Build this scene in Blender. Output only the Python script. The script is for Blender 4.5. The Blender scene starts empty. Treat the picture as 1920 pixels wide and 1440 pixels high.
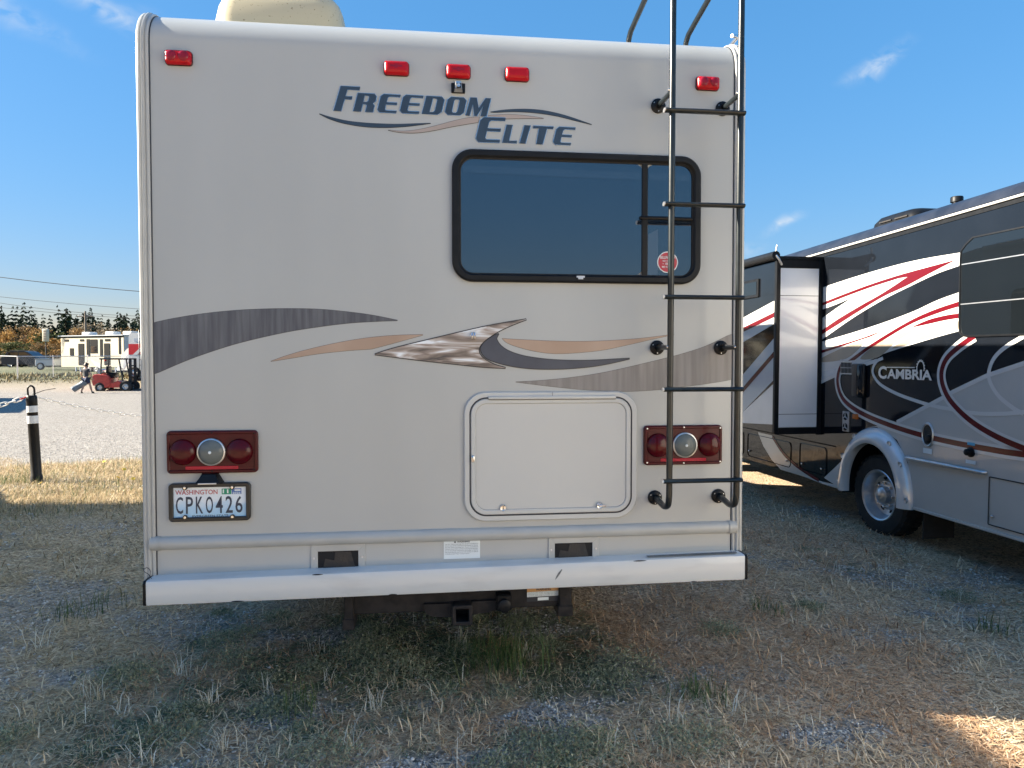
import bpy, bmesh, math, random
import numpy as np
from mathutils import Vector, Matrix, Euler
from mathutils.geometry import delaunay_2d_cdt

random.seed(7)
rng = np.random.default_rng(11)
R = math.radians
scene = bpy.context.scene
COL = scene.collection

# ------------------------------------------------------------------ camera
cam_data = bpy.data.cameras.new('camera')
cam = bpy.data.objects.new('camera', cam_data)
COL.objects.link(cam)
scene.camera = cam
CAM = Vector((1.0837, -2.9521, 1.436))
cam.location = CAM
cam.rotation_mode = 'XYZ'
cam.rotation_euler = (Matrix.Rotation(R(-6.707), 3, 'Z') @ Matrix.Rotation(R(90 - 1.645), 3, 'X')
                      @ Matrix.Rotation(R(-0.043), 3, 'Z')).to_euler()
cam_data.sensor_width = 36
cam_data.lens = 36 * 1330 / 1920
cam_data.clip_start = 0.05
cam_data.clip_end = 3000

# ------------------------------------------------------------------ sky, sun, exposure
SUN_EL, SUN_AZ = R(24.6), R(5.0)            # sun stands to the left, a few degrees beyond the rear wall
world = bpy.data.worlds.new('World')
scene.world = world
world.use_nodes = True
wn, wl = world.node_tree.nodes, world.node_tree.links
wn.clear()
w_out = wn.new('ShaderNodeOutputWorld')
w_bg = wn.new('ShaderNodeBackground')
w_bg.inputs['Strength'].default_value = 0.082
sky = wn.new('ShaderNodeTexSky')
sky.sky_type = 'NISHITA'
sky.sun_disc = False
sky.sun_elevation = SUN_EL
sky.sun_rotation = R(-85)
sky.air_density = 1.0
sky.dust_density = 0.2
sky.ozone_density = 3.0
sky.altitude = 50
wl.new(w_bg.outputs[0], w_out.inputs['Surface'])

def wmath(op, a, b=None, c=None, clamp=False):
    n = wn.new('ShaderNodeMath'); n.operation = op; n.use_clamp = clamp
    for i, v in enumerate((a, b, c)):
        if v is None: continue
        if isinstance(v, (int, float)): n.inputs[i].default_value = v
        else: wl.new(v, n.inputs[i])
    return n.outputs[0]
w_tc = wn.new('ShaderNodeTexCoord')
w_noise = wn.new('ShaderNodeTexNoise'); w_noise.inputs['Scale'].default_value = 9; w_noise.inputs['Detail'].default_value = 3
wl.new(w_tc.outputs['Generated'], w_noise.inputs['Vector'])
w_map = wn.new('ShaderNodeMapping'); w_map.inputs['Rotation'].default_value = (0.2, 0.5, 0.6); w_map.inputs['Scale'].default_value = (26, 70, 60)
wl.new(w_tc.outputs['Generated'], w_map.inputs['Vector'])
w_fib = wn.new('ShaderNodeTexNoise'); w_fib.inputs['Scale'].default_value = 1; w_fib.inputs['Detail'].default_value = 4
w_fib.inputs['Distortion'].default_value = 0.6
wl.new(w_map.outputs[0], w_fib.inputs['Vector'])
mask = None
# cirrus wisps: direction (azimuth right of +y, elevation), half length, half width, tilt, strength
for az, el, hl, hw, tilt, st in ((33.6, 20.4, .055, .016, 20, .95), (27.7, 10.2, .042, .013, 32, .85), (25.0, 8.2, .035, .014, 10, .5),
                                 (-23.0, 23.4, .13, .024, -14, .75), (-29.0, 21.5, .12, .024, -12, .55), (-48, 19, .07, .012, 12, .5), (62, 27, .06, .014, 20, .6)):
    ca, sa, ce, se = math.cos(R(az)), math.sin(R(az)), math.cos(R(el)), math.sin(R(el))
    c = Vector((sa * ce, ca * ce, se)); e = Vector((ca, -sa, 0)); u = e.cross(c) * -1
    u = c.cross(e) * -1 if u.z < 0 else u
    a = e * math.cos(R(tilt)) + u * math.sin(R(tilt)); b = u * math.cos(R(tilt)) - e * math.sin(R(tilt))
    dots = []
    for ax in (a, b, c):
        n = wn.new('ShaderNodeVectorMath'); n.operation = 'DOT_PRODUCT'
        wl.new(w_tc.outputs['Generated'], n.inputs[0]); n.inputs[1].default_value = ax
        dots.append(n.outputs['Value'])
    warp = wmath('MULTIPLY', wmath('SUBTRACT', w_noise.outputs[0], 0.5), 0.06)
    uu = wmath('DIVIDE', dots[0], hl); vv = wmath('DIVIDE', wmath('ADD', dots[1], warp), hw)
    rr = wmath('ADD', wmath('MULTIPLY', uu, uu), wmath('MULTIPLY', vv, vv))
    m = wmath('SUBTRACT', 1.0, wmath('SQRT', rr), clamp=True); m = wmath('MULTIPLY', m, m)
    m = wmath('MULTIPLY', m, wmath('GREATER_THAN', dots[2], 0.0))
    m = wmath('MULTIPLY', m, st)
    mask = m if mask is None else wmath('ADD', mask, m)
fib = wmath('MULTIPLY', wmath('SUBTRACT', w_fib.outputs[0], 0.34, clamp=True), 3.2, clamp=True)
mask = wmath('MULTIPLY', mask, fib, clamp=True)
w_mix = wn.new('ShaderNodeMix'); w_mix.data_type = 'RGBA'
wl.new(mask, w_mix.inputs['Factor'])
w_g = wn.new('ShaderNodeGamma'); w_g.inputs['Gamma'].default_value = 0.45
wl.new(sky.outputs[0], w_g.inputs['Color'])
w_bw = wn.new('ShaderNodeRGBToBW'); wl.new(w_g.outputs[0], w_bw.inputs[0])
w_sat = wn.new('ShaderNodeMix'); w_sat.data_type = 'RGBA'; w_sat.clamp_factor = False; w_sat.clamp_result = False
w_sat.inputs['Factor'].default_value = 3.55            # deepens the blue of the clear autumn sky
wl.new(w_bw.outputs[0], w_sat.inputs['A']); wl.new(w_g.outputs[0], w_sat.inputs['B'])
w_tint = wn.new('ShaderNodeMix'); w_tint.data_type = 'RGBA'; w_tint.blend_type = 'MULTIPLY'; w_tint.inputs['Factor'].default_value = 1.0
wl.new(w_sat.outputs['Result'], w_tint.inputs['A']); w_tint.inputs['B'].default_value = (1.10, 0.80, 0.83, 1)
wl.new(w_tint.outputs['Result'], w_mix.inputs['A'])
w_mix.inputs['B'].default_value = (2.3, 2.5, 2.7, 1)
wl.new(w_mix.outputs['Result'], w_bg.inputs['Color'])

sun_data = bpy.data.lights.new('sun', 'SUN')
sun_data.energy = 5.0
sun_data.angle = R(0.53)
sun_data.color = (1.0, 0.90, 0.74)
sun = bpy.data.objects.new('sun', sun_data)
COL.objects.link(sun)
travel = Vector((math.cos(SUN_EL) * math.cos(SUN_AZ), -math.cos(SUN_EL) * math.sin(SUN_AZ), -math.sin(SUN_EL)))
sun.rotation_euler = travel.to_track_quat('-Z', 'Y').to_euler()
sun.location = (-20, 0, 20)

vs = scene.view_settings
vs.view_transform = 'Standard'; vs.look = 'None'; vs.gamma = 1; vs.use_curve_mapping = False
vs.exposure = 2.1
cy = scene.cycles
cy.max_bounces = 6; cy.diffuse_bounces = 3; cy.glossy_bounces = 3; cy.transmission_bounces = 2; cy.transparent_max_bounces = 4
cy.caustics_reflective = False; cy.caustics_refractive = False

# ------------------------------------------------------------------ traced outlines, in metres
# REAR: (x, z) on the motorhome's rear wall; SIDE: (y, z) on the dark motorhome's side, in its own frame
REAR = {'swoosh_left_top': [(0.0035, 1.5978), (0.0813, 1.6157), (0.1932, 1.6352), (0.3061, 1.6483), (0.4199, 1.6557), (0.5347, 1.6584), (0.6506, 1.6564), (0.7675, 1.646), (0.8618, 1.6335), (0.958, 1.6143)], 'swoosh_left_bot': [(0.958, 1.6125), (0.8853, 1.6097), (0.7671, 1.6018), (0.65, 1.5868), (0.5338, 1.5678), (0.4187, 1.5424), (0.3045, 1.512), (0.1912, 1.4737), (0.1068, 1.4403), (0.0039, 1.3938)], 'tan_left_top': [(0.4532, 1.4466), (0.5098, 1.4674), (0.591, 1.4919), (0.7078, 1.5196), (0.8257, 1.5403), (0.9445, 1.5522), (1.0615, 1.5563)], 'tan_left_bot': [(1.0614, 1.5538), (0.9923, 1.5342), (0.9205, 1.5141), (0.852, 1.4959), (0.7663, 1.4903), (0.6491, 1.4776), (0.5328, 1.4585), (0.4532, 1.4455)], 'arrow_a': [(0.8664, 1.4748), (0.9377, 1.4978), (1.06, 1.5285), (1.2249, 1.5687), (1.3499, 1.5968), (1.4913, 1.6218)], 'arrow_b': [(1.4913, 1.621), (1.4254, 1.5947), (1.375, 1.5711), (1.3331, 1.5443), (1.3038, 1.5192), (1.2912, 1.4942), (1.2995, 1.4693), (1.3245, 1.4484), (1.358, 1.4317), (1.4034, 1.4183)], 'arrow_c': [(1.4034, 1.4175), (1.3078, 1.4226), (1.1831, 1.436), (1.0597, 1.4493), (0.9375, 1.465), (0.8664, 1.4739)], 'cres_a': [(1.375, 1.5602), (1.3498, 1.5501), (1.3163, 1.5276), (1.3013, 1.5067), (1.2996, 1.4917), (1.312, 1.4693), (1.3413, 1.4501), (1.4084, 1.43), (1.4929, 1.4173), (1.578, 1.4138), (1.6722, 1.4154), (1.7758, 1.4246), (1.8627, 1.4398), (1.9361, 1.4568)], 'cres_b': [(1.9361, 1.4577), (1.8626, 1.4534), (1.7584, 1.4483), (1.6464, 1.4492), (1.5609, 1.4551), (1.476, 1.4685), (1.4169, 1.4886), (1.3833, 1.5111), (1.3665, 1.536), (1.3682, 1.5486), (1.375, 1.5602)], 'tan_right_a': [(1.3892, 1.5411), (1.4422, 1.538), (1.5609, 1.5325), (1.6892, 1.5295), (1.8189, 1.5324), (1.9498, 1.5405), (2.0466, 1.551), (2.1317, 1.5617)], 'tan_right_b': [(2.1317, 1.5608), (2.029, 1.5382), (1.9324, 1.5165), (1.819, 1.4933), (1.7151, 1.4822), (1.6121, 1.4779), (1.5269, 1.4879), (1.4507, 1.507), (1.4085, 1.5236), (1.3892, 1.5411)], 'grey_right_a': [(1.4463, 1.3595), (1.561, 1.3658), (1.6895, 1.3781), (1.8193, 1.3973), (1.9503, 1.4252), (2.0825, 1.456), (2.1714, 1.4784), (2.2788, 1.513), (2.3913, 1.5653)], 'grey_right_b': [(2.393, 1.3656), (2.262, 1.3461), (2.1723, 1.3361), (2.0655, 1.3237), (1.9507, 1.3174), (1.8631, 1.3179), (1.7327, 1.3254), (1.6037, 1.3387), (1.5184, 1.3492), (1.4463, 1.3587)], 'logo_a1': [(0.6523, 2.4401), (0.6919, 2.4292), (0.7655, 2.4153), (0.8582, 2.4096), (0.9579, 2.4103), (1.0459, 2.4161), (1.0964, 2.4193)], 'logo_a2': [(1.0964, 2.4187), (1.0458, 2.4099), (0.9829, 2.4006), (0.9079, 2.3946), (0.8271, 2.3953), (0.747, 2.4059), (0.6918, 2.4212), (0.6523, 2.4394)], 'logo_b1': [(0.9247, 2.3852), (0.9828, 2.383), (1.0458, 2.3916), (1.1217, 2.4115), (1.1853, 2.431), (1.2428, 2.4459), (1.2961, 2.4531)], 'logo_b2': [(1.2909, 2.4306), (1.2364, 2.4196), (1.1725, 2.4058), (1.1089, 2.3902), (1.0457, 2.379), (0.9954, 2.3765), (0.9578, 2.3789), (0.9247, 2.3846)], 'logo_c1': [(1.3328, 2.4596), (1.3909, 2.4657), (1.4494, 2.4674), (1.508, 2.464), (1.5637, 2.4578)], 'logo_c2': [(1.5637, 2.4566), (1.495, 2.4545), (1.4493, 2.4521), (1.4052, 2.4491), (1.4, 2.4546), (1.3296, 2.4544)], 'logo_d1': [(1.3425, 2.4752), (1.4039, 2.486), (1.4754, 2.4921), (1.5473, 2.4912), (1.613, 2.4823), (1.6791, 2.4669), (1.7689, 2.44)], 'logo_d2': [(1.7689, 2.4393), (1.6924, 2.4545), (1.6262, 2.468), (1.5604, 2.4763), (1.495, 2.4801), (1.4299, 2.4794), (1.3651, 2.4742), (1.3425, 2.4746)], 'LET': [('F', [(0.7086, 2.4535), (0.7855, 2.4528), (0.8146, 2.5523), (0.7376, 2.5533)]), ('R', [(0.7861, 2.4547), (0.8666, 2.4542), (0.8838, 2.5273), (0.8051, 2.5283)]), ('E', [(0.8802, 2.4548), (0.9569, 2.4547), (0.9761, 2.5275), (0.8981, 2.5286)]), ('E', [(0.9701, 2.4553), (1.0486, 2.4552), (1.0678, 2.5277), (0.988, 2.5293)]), ('D', [(1.0612, 2.4558), (1.1384, 2.455), (1.1551, 2.5277), (1.0798, 2.5282)]), ('O', [(1.1523, 2.4562), (1.2301, 2.4562), (1.245, 2.5277), (1.1685, 2.5289)]), ('M', [(1.239, 2.4559), (1.3251, 2.4555), (1.3439, 2.5293), (1.2597, 2.5296)]), ('E', [(1.2779, 2.3494), (1.3785, 2.3498), (1.4052, 2.4516), (1.3025, 2.452)]), ('L', [(1.3902, 2.3502), (1.4506, 2.3504), (1.4656, 2.4246), (1.409, 2.425)]), ('I', [(1.463, 2.3502), (1.4871, 2.3498), (1.5087, 2.4249), (1.4839, 2.4253)]), ('T', [(1.5133, 2.3494), (1.5789, 2.3485), (1.6065, 2.4235), (1.5211, 2.4241)]), ('E', [(1.6019, 2.3512), (1.678, 2.35), (1.6997, 2.4231), (1.621, 2.424)])]}
SIDE = {'whiteA': [(0.9764, 2.3689), (0.2078, 2.442), (-0.4378, 2.4795), (-0.9802, 2.476), (-0.9758, 2.3792), (-0.7052, 2.3385), (-0.408, 2.2673), (-0.0587, 2.1763), (0.3783, 2.0325), (0.8776, 1.836), (0.9864, 1.798)], 'redA': [(0.9988, 2.1971), (0.6294, 2.2603), (0.1598, 2.3293), (-0.2527, 2.3764), (-0.6179, 2.4053), (-0.9125, 2.4268), (-0.6198, 2.3482), (-0.3518, 2.2728), (-0.0578, 2.2041), (0.2645, 2.0994), (0.6204, 1.9761), (0.9881, 1.8514), (0.9893, 1.8918), (0.6221, 2.0299), (0.2659, 2.1432), (-0.0567, 2.2389), (-0.368, 2.3504), (-0.2536, 2.3494), (0.1589, 2.3006), (0.6284, 2.2296), (0.9979, 2.1681)], 'darkA': [(0.9967, 2.1293), (0.627, 2.1866), (0.3964, 2.2309), (0.626, 2.1528), (0.9932, 2.0162)], 'whiteB': [(0.9864, 1.798), (0.3738, 1.8914), (-0.0654, 1.9676), (-0.452, 2.0479), (-0.7125, 2.1193), (-0.9751, 2.1708), (-0.9853, 1.8657), (-0.7224, 1.8186), (-0.3689, 1.748), (-0.0746, 1.6823), (0.1812, 1.6106), (0.9766, 1.4827)], 'redB': [(0.4365, 1.616), (0.1414, 1.7547), (-0.1701, 1.8808), (-0.4541, 1.9825), (-0.7147, 2.0504), (-0.9699, 2.0972), (-0.9712, 2.0577), (-0.7656, 2.0224), (-0.4552, 1.9498), (-0.1712, 1.8465), (0.1402, 1.7188), (0.3301, 1.6241)], 'redC': [(-0.438, 1.9152), (-0.6324, 1.967), (-0.8318, 1.9938), (-0.9731, 2.0002), (-0.9743, 1.9654), (-0.8007, 1.9524), (-0.6163, 1.9296), (-0.4746, 1.9137)], 'redD': [(0.9836, 1.7059), (0.6139, 1.7685), (0.2559, 1.8292), (-0.0779, 1.9005), (0.1005, 1.847), (0.3707, 1.7948), (0.6132, 1.7455), (0.9826, 1.6735)], 'creamA': [(0.9526, 1.6042), (0.6124, 1.7224), (0.2098, 1.8035), (0.4614, 1.6384)], 'creamB': [(0.2498, 1.6392), (0.0122, 1.7742), (-0.2696, 1.8572), (-0.4574, 1.8843), (-0.2328, 1.7838), (-0.0129, 1.6543)], 'creamC': [(-0.195, 1.7298), (-0.4222, 1.8329), (-0.6347, 1.8971), (-0.9675, 1.9382), (-0.9695, 1.8782), (-0.6374, 1.8145)], 'window': [(-0.9691, 2.2132), (-1.0094, 1.8291), (-1.545, 1.833), (-2.176, 1.8378), (-2.152, 2.5268), (-1.5209, 2.5411), (-1.0533, 2.5334)], 'taupe': [(-0.2755, 1.0761), (-0.8052, 1.3245), (-0.9004, 1.3729), (-1.2388, 1.5166), (-1.5525, 1.6117), (-2.2672, 1.897), (-2.3284, 0.1457), (-1.5954, 0.3525), (-0.5075, 0.3537), (-0.4796, 0.361), (-0.4596, 0.6894), (-0.2201, 0.9543), (0.1616, 0.9992), (0.3487, 1.1002), (0.1651, 1.1079)], 'silverL': [(0.9806, 1.6087), (0.0074, 1.626), (0.6046, 1.4731), (0.9729, 1.3612)], 'lineS': [(-0.2755, 1.0761), (-0.8052, 1.3245), (-0.9004, 1.3729), (-1.2388, 1.5166), (-1.5525, 1.6117), (-2.1754, 1.8547)], 'lineL': [(0.9729, 1.3612), (0.6298, 1.4693), (0.3626, 1.5391), (0.0073, 1.6231)], 'curve1': [(-0.0759, 1.6446), (0.0071, 1.6161), (0.0626, 1.5445), (0.0409, 1.4739), (-0.0631, 1.3972), (-0.2869, 1.3252), (-0.5677, 1.2717), (-0.7413, 1.2491), (-0.9049, 1.2386), (-1.1339, 1.2264), (-1.3447, 1.2376), (-1.5642, 1.2684), (-2.1919, 1.3822)], 'curve2': [(-1.1141, 1.8178), (-0.9665, 1.7377), (-0.8433, 1.6471), (-0.7897, 1.5414), (-0.8049, 1.4301), (-0.8865, 1.3109), (-1.0612, 1.1848), (-1.2811, 1.0893), (-1.573, 1.0123), (-2.209, 0.8901)], 'curve3': [(0.5091, 1.6047), (0.5756, 1.5122), (0.5948, 1.4041), (0.5435, 1.2836), (0.4231, 1.1922), (0.1651, 1.1079), (-0.1973, 1.0413), (-0.5767, 0.9965), (-0.9136, 0.9761), (-1.2853, 0.9671), (-1.5744, 0.9691), (-2.2054, 0.9943)], 'curve4': [(-1.5944, 1.8259), (-1.395, 1.7268), (-1.297, 1.643), (-1.2562, 1.5399), (-1.2756, 1.4606), (-1.3538, 1.3679), (-1.4749, 1.2922), (-1.5647, 1.2554)], 'swL': [(2.1868, 0.7247), (1.8598, 0.7232), (1.7532, 0.6272), (1.4526, 0.4909), (1.2339, 0.4213), (0.9416, 0.3534), (0.8043, 0.3532), (0.47, 0.3664), (0.4688, 0.3283), (0.8036, 0.3293), (1.1718, 0.3471), (1.6436, 0.3475), (1.8511, 0.433), (2.0522, 0.5715)], 'redL': [(1.8419, 0.7071), (1.6167, 0.5556), (1.3572, 0.4533), (1.056, 0.3833), (0.8861, 0.355)], 'triL': [(0.8003, 0.3971), (0.6007, 0.5448), (0.4261, 0.6781), (0.4449, 0.3481), (0.5692, 0.3482)], 'logo': [(-0.0233, 1.4617), (-0.6913, 1.4824), (-0.6763, 1.5732), (-0.0261, 1.57)], 'gear': [(-0.4946, 1.5808), (-0.6455, 1.5701), (-0.5676, 1.6527), (-0.1399, 1.5662)], 'pts': {'flL': (0.4813, 0.3336), 'flT': (0.0407, 0.9967), 'flR': (-0.4984, 0.3517), 'flTR': (-0.3013, 0.8818), 'archL': (0.3861, 0.4044), 'archT': (0.1125, 0.8523), 'archR': (-0.3747, 0.4063), 'wheel': (-0.0009, 0.3739), 'rimT': (0.0063, 0.5985), 'rimB': (-0.0298, 0.1414), 'rimL': (0.1968, 0.3354), 'tyreL': (0.3175, 0.3418), 'tyreB': (-0.0439, 0.0334), 'inlet': (-0.6572, 1.0066), 'inletT': (-0.6537, 1.1112), 'inletR': (-0.7271, 1.0144), 'railL': (-0.4287, 0.7805), 'railR': (-1.2564, 0.7866), 'knob': (-1.1073, 0.9225), 'doorTL': (-1.2852, 0.7625), 'doorBL': (-1.2901, 0.4117), 'outT': (0.4448, 1.1151), 'outB': (0.4459, 0.9182), 'amber': (0.2825, 1.079), 'ventTL': (0.5464, 1.612), 'ventBR': (0.3607, 1.4796), 'skirt': (-0.5261, 0.3445), 'skirtR': (-1.5954, 0.3525), 'comp1TL': (2.4775, 0.6741), 'comp1BR': (1.4339, 0.3983), 'comp2TL': (1.2733, 0.7206), 'comp2BR': (0.7666, 0.4316), 'skL': (1.2922, 0.3438), 'handle': (-1.3271, 0.4663), 'dk1': (0.3291, 1.5915), 'dk2': (0.1479, 1.2685), 'stick1': (-0.6067, 0.8938), 'stick1b': (-0.7071, 0.8495), 'stick2': (-1.0646, 0.8569), 'stick2b': (-1.1616, 0.8358), 'bluest': (-1.075, 0.9956), 'bluestb': (-1.1526, 0.9756), 'skLL': (2.6531, 0.3562)}, 'pts4': {'gut1': (-1.5117, 2.8102), 'gut2': (1.0577, 2.7405), 'sideTopR': (-1.5128, 2.7779), 'sideTopL': (0.8509, 2.7037), 'slTop': (0.9377, 2.7158), 'slBot': (0.8604, 0.2336), 'win1': (-0.9758, 2.3792), 'win1r': (-1.5265, 2.3741), 'win2': (-0.971, 2.0637), 'win2r': (-1.5368, 2.0724)}, 'slide': {'y': 0.8931, 'out': 0.5108, 'top': 2.6634, 'bot': 0.857, 'top2': 2.6959, 'bot2': 0.8817, 'front': 1.7201}, 'slA': [(1.7228, 2.1676), (0.9091, 2.3217), (0.9047, 2.173), (1.7184, 2.0147)]}

# ------------------------------------------------------------------ helpers
def link(o, parent=None):
    COL.objects.link(o)
    if parent is not None: o.parent = parent
    return o
def tag(o, label=None, cat=None, group=None, kind=None):
    for k, v in (('label', label), ('category', cat), ('group', group), ('kind', kind)):
        if v: o[k] = v
    return o
def thing(name, label, cat, loc=(0, 0, 0), rot=(0, 0, 0), group=None):
    o = bpy.data.objects.new(name, None)
    o.empty_display_size = 0.2
    link(o); o.location = loc; o.rotation_euler = rot
    return tag(o, label, cat, group)
def copy_tree(o, parent=None):
    c = o.copy(); COL.objects.link(c); c.parent = parent
    for ch in list(o.children): copy_tree(ch, c)
    return c
def smooth(me, ang=35):
    if len(me.polygons):
        me.polygons.foreach_set('use_smooth', [True] * len(me.polygons))
        me.set_sharp_from_angle(angle=R(ang))
def mesh_obj(name, V, F, mat, parent=None, sm=None):
    me = bpy.data.meshes.new(name)
    me.from_pydata([tuple(v) for v in V], [], F); me.update()
    if mat: me.materials.append(mat)
    if sm: smooth(me, sm)
    return link(bpy.data.objects.new(name, me), parent)
def tri_mesh(name, V, T, mat, parent=None, sm=False):
    V = np.asarray(V, np.float32); T = np.asarray(T, np.int32)
    me = bpy.data.meshes.new(name)
    me.vertices.add(len(V)); me.vertices.foreach_set('co', V.ravel())
    me.loops.add(T.size); me.loops.foreach_set('vertex_index', T.ravel())
    me.polygons.add(len(T)); me.polygons.foreach_set('loop_start', np.arange(0, T.size, 3, dtype=np.int32))
    if sm: me.polygons.foreach_set('use_smooth', np.ones(len(T), bool))
    me.update(calc_edges=True)
    if mat: me.materials.append(mat)
    return link(bpy.data.objects.new(name, me), parent)

def cm(pts, n=6, closed=False):
    """Catmull-Rom through the points."""
    P = [np.array(p, float) for p in pts]; out = []
    N = len(P); rngi = range(N if closed else N - 1)
    for i in rngi:
        p1, p2 = P[i], P[(i + 1) % N]
        p0 = P[i - 1] if (i > 0 or closed) else 2 * p1 - p2
        p3 = P[(i + 2) % N] if (i + 2 < N or closed) else 2 * p2 - p1
        for k in range(n):
            t = k / n
            out.append(tuple(0.5 * ((2 * p1) + (-p0 + p2) * t + (2 * p0 - 5 * p1 + 4 * p2 - p3) * t * t + (-p0 + 3 * p1 - 3 * p2 + p3) * t ** 3)))
    if not closed: out.append(tuple(P[-1]))
    return out
def inside(p, poly):
    x, y = p; c = False; n = len(poly)
    for i in range(n):
        x1, y1 = poly[i][:2]; x2, y2 = poly[i - 1][:2]
        if (y1 > y) != (y2 > y) and x < (x2 - x1) * (y - y1) / (y2 - y1) + x1: c = not c
    return c
def fill_tris(loops):
    V = []; E = []
    for lp in loops:
        b = len(V); q = []
        for p in lp:
            if not q or (abs(p[0] - q[-1][0]) + abs(p[1] - q[-1][1])) > 1e-5: q.append(p)
        if (abs(q[0][0] - q[-1][0]) + abs(q[0][1] - q[-1][1])) < 1e-5: q.pop()
        V += [Vector(p[:2]) for p in q]
        E += [(b + i, b + (i + 1) % len(q)) for i in range(len(q))]
    vo, eo, fo, *_ = delaunay_2d_cdt(V, E, [], 0, 1e-6)
    T = []
    for f in fo:
        c = (sum(vo[i].x for i in f) / len(f), sum(vo[i].y for i in f) / len(f))
        if sum(inside(c, lp) for lp in loops) % 2: T.append(tuple(f))
    return [(v.x, v.y) for v in vo], T
def flat(name, loops, to3, mat, parent, d=0.0):
    """filled outline laid on a surface; to3(a, b) gives the 3-D point"""
    v, t = fill_tris(loops)
    return mesh_obj(name, [to3(*p) for p in v], t, mat, parent)
def stroke(pts, w):
    """outline of a line of width w through the points (a list of widths also works)"""
    P = [np.array(p, float) for p in pts]; n = len(P); Lf, Rt = [], []
    for i in range(n):
        t = P[min(i + 1, n - 1)] - P[max(i - 1, 0)]; t /= (np.linalg.norm(t) + 1e-9)
        nn = np.array([-t[1], t[0]]); ww = (w[i] if hasattr(w, '__len__') else w) / 2
        Lf.append(tuple(P[i] + nn * ww)); Rt.append(tuple(P[i] - nn * ww))
    return Lf, Rt
def strip(name, pts, w, to3, mat, parent, off=0.0):
    P = [np.array(p, float) for p in pts]
    if off:
        n = len(P); Q = []
        for i in range(n):
            t = P[min(i + 1, n - 1)] - P[max(i - 1, 0)]; t /= (np.linalg.norm(t) + 1e-9)
            Q.append(P[i] + np.array([-t[1], t[0]]) * off)
        P = Q
    a, b = stroke(P, w); n = len(a)
    return mesh_obj(name, [to3(*p) for p in a] + [to3(*p) for p in b], [(i, i + 1, n + i + 1, n + i) for i in range(n - 1)], mat, parent)
def rrect(x0, z0, x1, z1, r, n=6):
    out = []
    for cx, cz, a0 in ((x1 - r, z1 - r, 0), (x0 + r, z1 - r, 90), (x0 + r, z0 + r, 180), (x1 - r, z0 + r, 270)):
        for k in range(n + 1):
            a = R(a0 + 90 * k / n); out.append((cx + r * math.cos(a), cz + r * math.sin(a)))
    return out
def inset_rr(x0, z0, x1, z1, r, d, n=6): return rrect(x0 + d, z0 + d, x1 - d, z1 - d, max(r - d, .002), n)
def circle(cx, cz, r, n=24): return [(cx + r * math.cos(2 * math.pi * k / n), cz + r * math.sin(2 * math.pi * k / n)) for k in range(n)]

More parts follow.
